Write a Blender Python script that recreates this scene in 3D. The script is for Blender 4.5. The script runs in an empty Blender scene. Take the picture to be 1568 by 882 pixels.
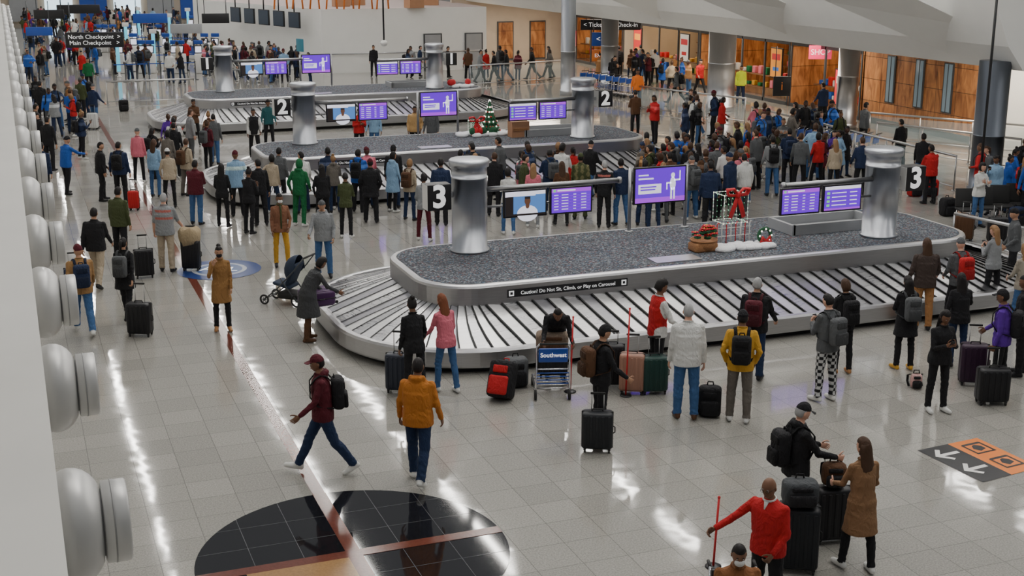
import bpy, math, random
import numpy as np
from mathutils import Vector, Matrix
random.seed(11)
rad=math.radians
# ---------------------------------------------------------------- camera / survey
H=7.3; FP=2000.0; TH=math.atan(531/2000.0); AL=rad(21)
cT,sT,cA,sA=math.cos(TH),math.sin(TH),math.cos(AL),math.sin(AL)
def G(u,v,z=0.0):
    """ground-survey: world XY of a sighted point lying at height z"""
    x=(u-784)/FP; y=-(v-441)/FP
    Yc=cT+y*sT; Zc=-sT+y*cT
    t=(z-H)/Zc
    return (x*t*cA+Yc*t*sA, -x*t*sA+Yc*t*cA)
scn=bpy.context.scene
cam_d=bpy.data.cameras.new('camera'); cam=bpy.data.objects.new('camera',cam_d)
scn.collection.objects.link(cam); scn.camera=cam
cam.location=(0,0,H); cam.rotation_euler=(rad(90)-TH,0,-AL)
cam_d.sensor_width=36; cam_d.lens=36*FP/1568.0; cam_d.clip_start=.2; cam_d.clip_end=400
# ---------------------------------------------------------------- materials
def newmat(name):
    m=bpy.data.materials.new(name); m.use_nodes=True
    nt=m.node_tree; b=nt.nodes['Principled BSDF']; return m,nt,b
def mat(name,col,rough=.5,metal=0,emit=0,bump=0,bscale=40,vary=0,alpha=1,coat=0):
    m,nt,b=newmat(name)
    c=(col[0],col[1],col[2],1)
    b.inputs['Base Color'].default_value=c
    b.inputs['Roughness'].default_value=rough
    b.inputs['Metallic'].default_value=metal
    b.inputs['Coat Weight'].default_value=coat
    if emit:
        b.inputs['Emission Color'].default_value=c; b.inputs['Emission Strength'].default_value=emit
    if alpha<1: b.inputs['Alpha'].default_value=alpha
    if vary or bump:
        g=nt.nodes.new('ShaderNodeNewGeometry'); n=nt.nodes.new('ShaderNodeTexNoise')
        n.inputs['Scale'].default_value=bscale; n.inputs['Detail'].default_value=4
        nt.links.new(g.outputs['Position'],n.inputs['Vector'])
        if vary:
            mx=nt.nodes.new('ShaderNodeMix'); mx.data_type='RGBA'
            mx.inputs[6].default_value=tuple(max(0,k*(1-vary)) for k in col)+(1,)
            mx.inputs[7].default_value=tuple(min(1,k*(1+vary)) for k in col)+(1,)
            nt.links.new(n.outputs['Fac'],mx.inputs[0]); nt.links.new(mx.outputs[2],b.inputs['Base Color'])
        if bump:
            bp=nt.nodes.new('ShaderNodeBump'); bp.inputs['Strength'].default_value=bump; bp.inputs['Distance'].default_value=.02
            nt.links.new(n.outputs['Fac'],bp.inputs['Height']); nt.links.new(bp.outputs['Normal'],b.inputs['Normal'])
    return m
def brushed(name,col,rough,sc=(1.2,1.2,60),lo=.75,hi=1.12,metal=1.0,dr=.08):
    m,nt,b=newmat(name)
    b.inputs['Base Color'].default_value=col+(1,); b.inputs['Metallic'].default_value=metal
    g=nt.nodes.new('ShaderNodeNewGeometry'); mp=nt.nodes.new('ShaderNodeMapping'); mp.inputs['Scale'].default_value=sc
    n=nt.nodes.new('ShaderNodeTexNoise'); n.inputs['Scale'].default_value=2; n.inputs['Detail'].default_value=5
    nt.links.new(g.outputs['Position'],mp.inputs['Vector']); nt.links.new(mp.outputs['Vector'],n.inputs['Vector'])
    r=nt.nodes.new('ShaderNodeMapRange'); r.inputs['To Min'].default_value=rough-dr; r.inputs['To Max'].default_value=rough+dr*1.3
    nt.links.new(n.outputs['Fac'],r.inputs['Value']); nt.links.new(r.outputs['Result'],b.inputs['Roughness'])
    mx=nt.nodes.new('ShaderNodeMix'); mx.data_type='RGBA'
    mx.inputs[6].default_value=tuple(k*lo for k in col)+(1,); mx.inputs[7].default_value=tuple(min(1,k*hi) for k in col)+(1,)
    nt.links.new(n.outputs['Fac'],mx.inputs[0]); nt.links.new(mx.outputs[2],b.inputs['Base Color'])
    return m
m_steel=brushed('brushed_steel',(.48,.48,.49),.32)
m_slat=brushed('carousel_slat_metal',(.66,.66,.66),.3,metal=.92)
m_slat2=brushed('carousel_slat_metal_dark',(.30,.30,.32),.32,metal=.92)
m_slat3=brushed('carousel_slat_metal_mid',(.46,.46,.47),.28,metal=.92)
m_col=brushed('column_steel',(.52,.54,.58),.33,sc=(14,14,.4),lo=.9,hi=1.05,dr=.03)
m_black=mat('black_plastic',(.012,.012,.014),.4)
m_rub=mat('black_rubber',(.016,.016,.016),.7)
m_white=mat('white_paint',(.80,.80,.77),.5,vary=.04,bscale=1.5)
m_white2=mat('white_gloss',(.74,.73,.70),.4)
m_nozz=mat('nozzle_metal_paint',(.54,.54,.53),.36,metal=.3,vary=.12,bscale=3)
m_gray=mat('gray_paint',(.32,.33,.34),.5,vary=.1,bscale=3)
m_dgray=mat('dark_gray_paint',(.05,.055,.06),.45)
m_chrome=mat('chrome',(.7,.7,.72),.18,1)
m_red=mat('red_fabric',(.55,.012,.018),.6)
m_blue=mat('blue_plastic',(.015,.07,.36),.4)
m_ltext=mat('sign_white',(.9,.9,.9),.5,emit=.5)
m_orange=mat('orange_vinyl',(.75,.2,.025),.45)
m_beige=mat('beige_wall',(.5,.42,.33),.6,vary=.1,bscale=2)
m_warm=mat('warm_shop_light',(1,.72,.42),.5,emit=3.2)
m_cool=mat('cool_light_panel',(.7,.88,1),.5,emit=1.6)
m_glass=mat('rail_glass',(.5,.63,.66),.06,alpha=.25)
m_purple=mat('screen_purple',(.13,.012,.62),.3,emit=.95)
m_purple2=mat('screen_magenta',(.36,.04,.72),.3,emit=.95)
m_swhite=mat('screen_white',(.8,.8,.92),.3,emit=.8)
m_sblue=mat('screen_video_blue',(.08,.2,.48),.3,emit=.8)
m_sgreen=mat('screen_green',(.15,.7,.2),.3,emit=.9)
m_sdark=mat('screen_dark',(.04,.03,.03),.3,emit=.1)
m_sskin=mat('screen_skin',(.16,.07,.04),.3,emit=.4)
m_snow=mat('cotton_snow',(.85,.85,.87),.95,bump=.8,bscale=30)
m_wick=mat('wicker',(.36,.17,.07),.8,bump=.7,bscale=60,vary=.4)
m_green=mat('pine_green',(.015,.10,.04),.8,bump=.8,bscale=50,vary=.5)
m_led=mat('led_green',(.25,.8,.45),.4,emit=.9)
m_ledw=mat('led_white',(1,.95,.85),.4,emit=2.0)
m_cardb=mat('cardboard',(.42,.22,.12),.85,vary=.12,bscale=3)
m_yel=mat('hi_vis_yellow',(.6,.75,.03),.6)
def wood():
    m,nt,b=newmat('wood_panel'); g=nt.nodes.new('ShaderNodeNewGeometry')
    mp=nt.nodes.new('ShaderNodeMapping'); mp.inputs['Scale'].default_value=(1,1,.25); n=nt.nodes.new('ShaderNodeTexNoise'); n.inputs['Scale'].default_value=3.2; n.inputs['Detail'].default_value=6; n.inputs['Distortion'].default_value=1.5
    nt.links.new(g.outputs['Position'],mp.inputs['Vector']); nt.links.new(mp.outputs['Vector'],n.inputs['Vector'])
    cr=nt.nodes.new('ShaderNodeValToRGB'); e=cr.color_ramp.elements; e[0].position=.3; e[0].color=(.20,.065,.02,1); e[1].position=.7; e[1].color=(.62,.28,.10,1)
    nt.links.new(n.outputs['Fac'],cr.inputs['Fac'])
    sx=nt.nodes.new('ShaderNodeSeparateXYZ'); nt.links.new(g.outputs['Position'],sx.inputs[0]); cb=nt.nodes.new('ShaderNodeCombineXYZ'); nt.links.new(sx.outputs[1],cb.inputs[0]); nt.links.new(sx.outputs[2],cb.inputs[1])
    br=nt.nodes.new('ShaderNodeTexBrick'); br.offset=0; br.inputs['Scale'].default_value=1; br.inputs['Brick Width'].default_value=1.15; br.inputs['Row Height'].default_value=.9; br.inputs['Mortar Size'].default_value=.012
    br.inputs['Color1'].default_value=(1,1,1,1); br.inputs['Color2'].default_value=(.75,.75,.75,1); br.inputs['Mortar'].default_value=(.15,.15,.15,1); nt.links.new(cb.outputs[0],br.inputs['Vector'])
    mx=nt.nodes.new('ShaderNodeMix'); mx.data_type='RGBA'; mx.blend_type='MULTIPLY'; mx.inputs[0].default_value=1
    nt.links.new(cr.outputs['Color'],mx.inputs[6]); nt.links.new(br.outputs['Color'],mx.inputs[7]); nt.links.new(mx.outputs[2],b.inputs['Base Color']); b.inputs['Roughness'].default_value=.35
    return m
m_brownw=wood()
# floor
def floor_mat():
    m,nt,b=newmat('terrazzo_tile_floor')
    g=nt.nodes.new('ShaderNodeNewGeometry')
    br=nt.nodes.new('ShaderNodeTexBrick'); br.offset=0
    br.inputs['Scale'].default_value=1; br.inputs['Brick Width'].default_value=.6; br.inputs['Row Height'].default_value=.6
    br.inputs['Mortar Size'].default_value=.006; br.inputs['Mortar Smooth'].default_value=.2
    br.inputs['Color1'].default_value=(.335,.322,.292,1); br.inputs['Color2'].default_value=(.285,.275,.25,1); br.inputs['Mortar'].default_value=(.185,.178,.162,1)
    nt.links.new(g.outputs['Position'],br.inputs['Vector'])
    n=nt.nodes.new('ShaderNodeTexNoise'); n.inputs['Scale'].default_value=45; n.inputs['Detail'].default_value=4
    nt.links.new(g.outputs['Position'],n.inputs['Vector'])
    r=nt.nodes.new('ShaderNodeMapRange'); r.inputs['From Min'].default_value=.3; r.inputs['From Max'].default_value=.7; r.inputs['To Min'].default_value=.72; r.inputs['To Max'].default_value=1.2
    nt.links.new(n.outputs['Fac'],r.inputs['Value'])
    mx=nt.nodes.new('ShaderNodeMix'); mx.data_type='RGBA'; mx.blend_type='MULTIPLY'; mx.inputs[0].default_value=1
    nt.links.new(br.outputs['Color'],mx.inputs[6]); nt.links.new(r.outputs['Result'],mx.inputs[7]); nt.links.new(mx.outputs[2],b.inputs['Base Color'])
    n2=nt.nodes.new('ShaderNodeTexNoise'); n2.inputs['Scale'].default_value=1.1; nt.links.new(g.outputs['Position'],n2.inputs['Vector'])
    r2=nt.nodes.new('ShaderNodeMapRange'); r2.inputs['To Min'].default_value=.035; r2.inputs['To Max'].default_value=.095
    nt.links.new(n2.outputs['Fac'],r2.inputs['Value']); nt.links.new(r2.outputs['Result'],b.inputs['Roughness'])
    n3=nt.nodes.new('ShaderNodeTexNoise'); n3.inputs['Scale'].default_value=2.4; n3.inputs['Detail'].default_value=1; nt.links.new(g.outputs['Position'],n3.inputs['Vector'])
    bp=nt.nodes.new('ShaderNodeBump'); bp.inputs['Strength'].default_value=.10; bp.inputs['Distance'].default_value=.02
    nt.links.new(n3.outputs['Fac'],bp.inputs['Height']); nt.links.new(bp.outputs['Normal'],b.inputs['Normal'])
    b.inputs['IOR'].default_value=1.62
    return m
m_floor=floor_mat()
m_blackt=mat('black_granite',(.010,.010,.012),.05)
m_brownt=mat('brown_granite',(.12,.036,.024),.14,vary=.3,bscale=30)
m_beiget=mat('beige_granite',(.30,.17,.07),.15,vary=.3,bscale=40)
def carpet_mat():
    m,nt,b=newmat('carousel_carpet')
    g=nt.nodes.new('ShaderNodeNewGeometry'); vo=nt.nodes.new('ShaderNodeTexVoronoi'); vo.inputs['Scale'].default_value=34
    nt.links.new(g.outputs['Position'],vo.inputs['Vector'])
    cr=nt.nodes.new('ShaderNodeValToRGB'); cr.color_ramp.interpolation='CONSTANT'
    e=cr.color_ramp.elements; e[0].position=0; e[0].color=(.03,.033,.042,1); e[1].position=.33; e[1].color=(.11,.12,.135,1)
    for p,c in ((.55,(.055,.062,.078,1)),(.74,(.21,.225,.24,1)),(.86,(.15,.045,.04,1)),(.90,(.05,.11,.17,1)),(.95,(.025,.025,.03,1))):
        q=e.new(p); q.color=c
    sp=nt.nodes.new('ShaderNodeSeparateColor'); nt.links.new(vo.outputs['Color'],sp.inputs[0])
    nt.links.new(sp.outputs[0],cr.inputs['Fac']); nt.links.new(cr.outputs['Color'],b.inputs['Base Color'])
    b.inputs['Roughness'].default_value=.95
    return m
m_carpet=carpet_mat()
def people_mat():
    m,nt,b=newmat('figure_surface')
    a=nt.nodes.new('ShaderNodeAttribute'); a.attribute_name='Col'
    g=nt.nodes.new('ShaderNodeTexCoord'); mp=nt.nodes.new('ShaderNodeMapping'); mp.inputs['Scale'].default_value=(1,1,.55)
    n=nt.nodes.new('ShaderNodeTexNoise'); n.inputs['Scale'].default_value=9; n.inputs['Detail'].default_value=3; n.inputs['Distortion'].default_value=1.8
    nt.links.new(g.outputs['Object'],mp.inputs['Vector']); nt.links.new(mp.outputs['Vector'],n.inputs['Vector'])
    r=nt.nodes.new('ShaderNodeMapRange'); r.inputs['From Min'].default_value=.5; r.inputs['From Max'].default_value=.8
    nt.links.new(a.outputs['Alpha'],r.inputs['Value'])
    bp=nt.nodes.new('ShaderNodeBump'); bp.inputs['Distance'].default_value=.035
    nt.links.new(r.outputs['Result'],bp.inputs['Strength'])
    nt.links.new(n.outputs['Fac'],bp.inputs['Height']); nt.links.new(bp.outputs['Normal'],b.inputs['Normal'])
    nt.links.new(a.outputs['Color'],b.inputs['Base Color']); nt.links.new(a.outputs['Alpha'],b.inputs['Roughness'])
    b.inputs['Specular IOR Level'].default_value=.3
    return m
m_people=people_mat()
# ---------------------------------------------------------------- mesh builder
def Rx(a): c,s=math.cos(a),math.sin(a); return np.array([[1,0,0],[0,c,-s],[0,s,c]])
def Rz(a): c,s=math.cos(a),math.sin(a); return np.array([[c,-s,0],[s,c,0],[0,0,1]])
def nrm(v): v=np.array(v,float); return v/(np.linalg.norm(v)+1e-12)
def basis(d,ref=None):
    d=nrm(d)
    if ref is None: ref=np.array([0,0,1.]) if abs(d[2])<.9 else np.array([0,1.,0])
    x=nrm(np.cross(ref,d)); y=np.cross(d,x); return x,y,d
class MB:
    def __init__(s): s.v=[];s.f=[];s.m=[];s.c=[];s.sm=[];s.n=0
    def add(s,vs,fs,mi=0,col=(1,1,1,1),sm=True):
        o=s.n; s.v.extend([tuple(p) for p in vs]); s.n+=len(vs); s.c.extend([col]*len(vs))
        for f in fs: s.f.append(tuple(i+o for i in f)); s.m.append(mi); s.sm.append(sm)
    def loft(s,rings,mi=0,col=(1,1,1,1),cap=True,sm=True,closed=False):
        n=len(rings[0]); vs=[p for r in rings for p in r]; fs=[]
        R=len(rings)
        for i in range(R if closed else R-1):
            a=i*n; b=((i+1)%R)*n
            for j in range(n):
                k=(j+1)%n; fs.append((a+j,a+k,b+k,b+j))
        if cap and not closed: fs.append(tuple(range(n))[::-1]); fs.append(tuple((R-1)*n+j for j in range(n)))
        s.add(vs,fs,mi,col,sm)
    def box(s,c,d,mi=0,R=None,col=(1,1,1,1)):
        x,y,z=[k/2 for k in d]
        P=np.array([(-x,-y,-z),(x,-y,-z),(x,y,-z),(-x,y,-z),(-x,-y,z),(x,-y,z),(x,y,z),(-x,y,z)])
        if R is not None: P=P@R.T
        s.add(P+np.array(c),[(0,3,2,1),(4,5,6,7),(0,1,5,4),(1,2,6,5),(2,3,7,6),(3,0,4,7)],mi,col,False)
    def rbox(s,c,d,r,mi=0,R=None,col=(1,1,1,1),k=3):
        sx,sy,sz=d; rings=[]
        prof=[(-sz/2,r),(-sz/2+r*.12,r*.5),(-sz/2+r*.45,r*.15),(-sz/2+r,0),(sz/2-r,0),(sz/2-r*.45,r*.15),(sz/2-r*.12,r*.5),(sz/2,r)]
        for z,ins in prof:
            hx,hy=sx/2-ins,sy/2-ins; rr=max(.001,min(r,hx,hy)); pts=[]
            for q,(cx,cy) in enumerate(((hx-rr,hy-rr),(-hx+rr,hy-rr),(-hx+rr,-hy+rr),(hx-rr,-hy+rr))):
                for j in range(k+1):
                    a=math.pi/2*(q+j/k); pts.append((cx+rr*math.cos(a),cy+rr*math.sin(a),z))
            P=np.array(pts)
            if R is not None: P=P@R.T
            rings.append(P+np.array(c))
        s.loft(rings,mi,col)
    def capsule(s,p0,p1,r0,r1,n=10,mi=0,col=(1,1,1,1)):
        p0=np.array(p0,float);p1=np.array(p1,float); x,y,d=basis(p1-p0+1e-9)
        an=np.linspace(0,2*math.pi,n,endpoint=False); C=np.outer(np.cos(an),x)+np.outer(np.sin(an),y)
        rings=[]
        for a in (-80,-50,-20): rings.append(p0+d*r0*math.sin(rad(a))+C*r0*math.cos(rad(a)))
        for a in (20,50,80): rings.append(p1+d*r1*math.sin(rad(a))+C*r1*math.cos(rad(a)))
        s.loft(rings,mi,col)
    def tube(s,path,r,n=8,mi=0,col=(1,1,1,1),closed=False,flat=1.0):
        P=[np.array(p,float) for p in path]; L=len(P); rings=[]; x=None
        for i in range(L):
            if closed: d=nrm(P[(i+1)%L]-P[i-1])
            else: d=nrm(P[min(i+1,L-1)]-P[max(i-1,0)])
            if x is None: x,y,_=basis(d)
            else: x=nrm(x-d*np.dot(x,d)); y=np.cross(d,x)
            rr=r[i] if hasattr(r,'__len__') else r
            an=np.linspace(0,2*math.pi,n,endpoint=False)
            rings.append(P[i]+np.outer(np.cos(an),x)*rr+np.outer(np.sin(an),y)*rr*flat)
        s.loft(rings,mi,col,closed=closed)
    def lathe(s,c,prof,axis=(0,0,1),n=24,mi=0,col=(1,1,1,1),cap=True,sm=True):
        x,y,d=basis(axis); c=np.array(c,float); an=np.linspace(0,2*math.pi,n,endpoint=False)
        C=np.outer(np.cos(an),x)+np.outer(np.sin(an),y)
        s.loft([c+d*h+C*max(r,1e-4) for r,h in prof],mi,col,cap=cap,sm=sm)
    def ell(s,c,rx,ry,rz,mi=0,col=(1,1,1,1),n=10,m=7,R=None):
        rings=[]; an=np.linspace(0,2*math.pi,n,endpoint=False)
        for i in range(m):
            t=-math.pi/2+math.pi*(i+.35)/(m-.3)
            P=np.stack([rx*math.cos(t)*np.cos(an),ry*math.cos(t)*np.sin(an),np.full(n,rz*math.sin(t))],1)
            if R is not None: P=P@R.T
            rings.append(P+np.array(c))
        s.loft(rings,mi,col)
    def build(s,name,mats,loc=(0,0,0),rot=0,parent=None,color=False,recalc=True):
        me=bpy.data.meshes.new(name); me.from_pydata(s.v,[],s.f)
        for mm in mats: me.materials.append(mm)
        me.polygons.foreach_set('material_index',s.m); me.polygons.foreach_set('use_smooth',s.sm)
        if color:
            at=me.color_attributes.new('Col','FLOAT_COLOR','POINT'); at.data.foreach_set('color',np.array(s.c,dtype=np.float32).ravel())
        me.update()
        if recalc:
            import bmesh
            bm=bmesh.new(); bm.from_mesh(me); bmesh.ops.recalc_face_normals(bm,faces=bm.faces); bm.to_mesh(me); bm.free()
        ob=bpy.data.objects.new(name,me); scn.collection.objects.link(ob)
        ob.location=loc; ob.rotation_euler=(0,0,rot)
        if parent: ob.parent=parent
        return ob
TEXTS=[]
def text(s,loc,size,material,parent=None,rot=(math.pi/2,0,0),align='CENTER',name='lettering',bold=0):
    cu=bpy.data.curves.new(name,'FONT'); cu.body=s; cu.size=size; cu.align_x=align; cu.align_y='CENTER'; cu.extrude=.002; cu.resolution_u=3; cu.offset=bold
    ob=bpy.data.objects.new(name,cu); scn.collection.objects.link(ob); ob.location=loc; ob.rotation_euler=rot
    cu.materials.append(material)
    if parent: ob.parent=parent
    TEXTS.append(ob); return ob
# ---------------------------------------------------------------- room shell
b=MB(); b.box((20,60,-.1),(60,160,.2)); b.build('floor',[m_floor])
b=MB(); WX0=.035
b.box((-.75+WX0,65,5.36),(1.5,150,.16),0); b.box((-.8+WX0,65,2.6),(1.5,150,5.36),0)
b.build('wall_left',[mat('left_wall_paint',(.62,.61,.57),.6,vary=.1,bscale=1.2)])
m_nring=mat('nozzle_ring_gray',(.28,.28,.28),.45)
for k in range(1,26):
    Y=2.4*(2.28+.8*(k-1))
    n=MB(); q=.82
    n.lathe((0,0,0),[(r,h*q) for r,h in [(.22,-.02),(.235,.0),(.245,.03),(.25,.06),(.246,.10),(.235,.135),(.212,.17),(.185,.195),(.168,.205)]],axis=(1,0,0),n=32,mi=0)
    n.lathe((0,0,0),[(.145,.19*q),(.145,.225*q)],axis=(1,0,0),n=32,mi=1)
    n.lathe((0,0,0),[(r,h*q) for r,h in [(.165,.215),(.178,.222),(.178,.335),(.170,.345),(.155,.345),(.15,.25),(.02,.245)]],axis=(1,0,0),n=32,mi=0)
    n.lathe((0,0,0),[(.181,.262*q),(.181,.27*q)],axis=(1,0,0),n=32,mi=1)
    n.build('air_jet_nozzle',[m_nozz,m_nring],loc=(WX0,Y,H-2.42))
# floor inlays
LX,CY=3.46,14.44
b=MB()
b.box((LX,40,.001),(.17,60,.006),0)
b.build('floor_inlay_stripe',[m_brownt])
b=MB()
n=72; R0=1.92
b.add([(LX+R0*math.cos(2*math.pi*i/n),CY+R0*math.sin(2*math.pi*i/n),.007) for i in range(n)],[tuple(range(n))],0,sm=False)
for k in (-1.2,-.6,.6,1.2):
    b.box((LX+k,CY,.0064),(.006,2*math.sqrt(R0*R0-k*k),.004),3)
    b.box((LX,CY+k,.0064),(2*math.sqrt(R0*R0-k*k),.006,.004),3)
b.box((LX,CY,.009),(.18,2*R0,.006),1); b.box((LX,CY,.0095),(2*R0,.18,.006),1)
pts=[(LX-.09,CY-.09,.0115)]+[(LX-.09-1.25*math.cos(a),CY-.09-1.25*math.sin(a),.0115) for a in np.linspace(0,math.pi/2,16)]
b.add(pts,[tuple(range(len(pts)))],2,sm=False)
b.build('floor_medallion',[m_blackt,m_brownt,m_beiget,m_dgray])
b=MB(); x,y=G(336,413)
for r,mi,z in ((.95,0,.008),(.62,1,.010),(.52,2,.012)):
    b.add([(x+r*math.cos(2*math.pi*i/40),y+r*math.sin(2*math.pi*i/40),z) for i in range(40)],[tuple(range(40))],mi,sm=False)
lo=b.build('floor_logo_decal',[mat('decal_navy',(.02,.045,.17),.3),mat('decal_white',(.4,.42,.46),.3),mat('decal_blue',(.06,.11,.26),.3)])
text('ATL',(x,y,.016),.5,m_ltext,lo,rot=(0,0,-AL))
p=[np.array(G(*q)+(.006,)) for q in ((1405,690),(1496,671),(1592,716),(1505,739))]
b=MB()
def dq(s,t): return (p[0]*(1-s)*(1-t)+p[1]*s*(1-t)+p[2]*s*t+p[3]*(1-s)*t)
b.add([dq(0,0),dq(.5,0),dq(.5,1),dq(0,1)],[(0,1,2,3)],0,sm=False)
b.add([dq(.5,0),dq(1,0),dq(1,1),dq(.5,1)],[(0,1,2,3)],1,sm=False)
def pl(pts,mi,dz=.003):
    P=[dq(s,t)+np.array([0,0,dz]) for s,t in pts]; b.add(P,[tuple(range(len(P)))],mi,sm=False)
for t0 in (.06,.5):
    pl([(.1,t0+.15),(.43,t0+.15),(.43,t0+.21),(.1,t0+.21)],2)
    pl([(.05,t0+.18),(.2,t0+.02),(.25,t0+.05),(.13,t0+.18)],2,.004); pl([(.05,t0+.18),(.13,t0+.18),(.25,t0+.31),(.2,t0+.34)],2,.004)
for t0 in (.1,.55):
    pl([(.6,t0+.02),(.64,t0),(.9,t0),(.92,t0+.02),(.92,t0+.3),(.6,t0+.3)],0); pl([(.63,t0+.05),(.88,t0+.05),(.88,t0+.27),(.63,t0+.27)],1,.004)
    pl([(.72,t0+.08),(.78,t0+.06),(.84,t0+.12),(.84,t0+.2),(.72,t0+.24),(.67,t0+.16)],0,.005)
b.build('floor_direction_decal',[mat('decal_charcoal',(.025,.025,.027),.4),m_orange,m_white2])
# ---------------------------------------------------------------- carousels
def stations(x0,x1,y0,y1):
    out=[]
    def seg(a,bb,n,nx,ny):
        for i in range(n): t=i/n; out.append((a[0]+(bb[0]-a[0])*t,a[1]+(bb[1]-a[1])*t,nx,ny))
    def arc(c,a0,n):
        for i in range(n): a=a0+math.pi/2*i/n; out.append((c[0],c[1],math.cos(a),math.sin(a)))
    N=34; M=4
    seg((x0,y0),(x1,y0),N,0,-1); arc((x1,y0),-math.pi/2,13)
    seg((x1,y0),(x1,y1),M,1,0); arc((x1,y1),0,13)
    seg((x1,y1),(x0,y1),N,0,1); arc((x0,y1),math.pi/2,13)
    seg((x0,y1),(x0,y0),M,-1,0); arc((x0,y0),math.pi,13)
    return out
def screen(x,y,z,w,h,kind,rot=0):
    s=MB(); s.rbox((0,0,0),(w+.07,.07,h+.07),.012,0); 
    Y=-.037
    def q(x0,x1,z0,z1,mi,yy=0): s.add([(x0*w,Y-yy,z0*h),(x1*w,Y-yy,z0*h),(x1*w,Y-yy,z1*h),(x0*w,Y-yy,z1*h)],[(0,1,2,3)],mi,sm=False)
    def el(cx,cz,rx,rz,mi,yy=.004): s.add([(w*(cx+rx*math.cos(a)),Y-yy,h*(cz+rz*math.sin(a))) for a in np.linspace(0,2*math.pi,16,endpoint=False)],[tuple(range(16))],mi,sm=False)
    if kind=='list':
        q(-.5,.5,-.5,.5,1); q(-.5,.5,.34,.5,2,.002); q(-.46,-.4,.37,.47,4,.004); q(-.36,.1,.39,.45,3,.004)
        for i in range(6):
            zz=.24-i*.12
            for a,bb in ((-.44,-.33),(-.25,-.08),(.05,.12),(.25,.38)): q(a,bb,zz-.02,zz+.012,3,.003)
            q(-.48,.48,zz-.062,zz-.055,2,.002)
    elif kind=='list2':
        q(-.5,.5,-.5,.5,1); q(-.5,.5,.36,.5,3,.002); q(-.5,.5,-.5,-.42,2,.002)
        for i in range(4):
            zz=.22-i*.17
            q(-.44,-.36,zz-.05,zz+.05,4,.003); q(-.3,.1,zz-.02,zz+.02,3,.003); q(.2,.4,zz-.02,zz+.02,3,.003)
    elif kind=='video':
        q(-.5,.5,-.5,.5,5); q(-.5,.5,.3,.5,3,.001); q(-.5,-.3,-.5,.3,7,.002); q(.25,.5,-.2,.35,5,.002)
        el(.05,-.42,.26,.34,3,.003); el(.05,-.1,.05,.12,6,.0045); el(.05,.1,.075,.17,6,.005); q(-.02,.12,.18,.28,7,.006)
        q(-.5,.5,-.5,-.42,7,.007)
    else:
        q(-.5,.5,-.5,.5,1); q(-.5,.5,-.5,-.36,2,.002); q(-.44,.02,-.24,.04,3,.003); q(-.44,-.14,.18,.23,3,.003); q(-.44,-.24,.29,.33,3,.003)
        q(-.4,-.08,-.06,-.02,1,.005); q(-.4,-.1,-.14,-.10,1,.005)
        el(.25,.27,.04,.075,3); el(.25,.02,.06,.2,3); q(.28,.40,.1,.15,3,.004); q(.38,.405,.12,.4,3,.004); q(.12,.22,.02,.07,3,.004); q(.12,.145,-.15,.04,3,.004)
        q(.205,.24,-.44,-.1,3,.004); q(.265,.30,-.44,-.1,3,.004)
    return s.build('flight_information_screen' if kind!='ad' else 'advertising_display',[m_black,m_purple,m_purple2,m_swhite,m_sgreen,m_sblue,m_sskin,m_sdark],loc=(x,y,z),rot=rot,recalc=False)
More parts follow.
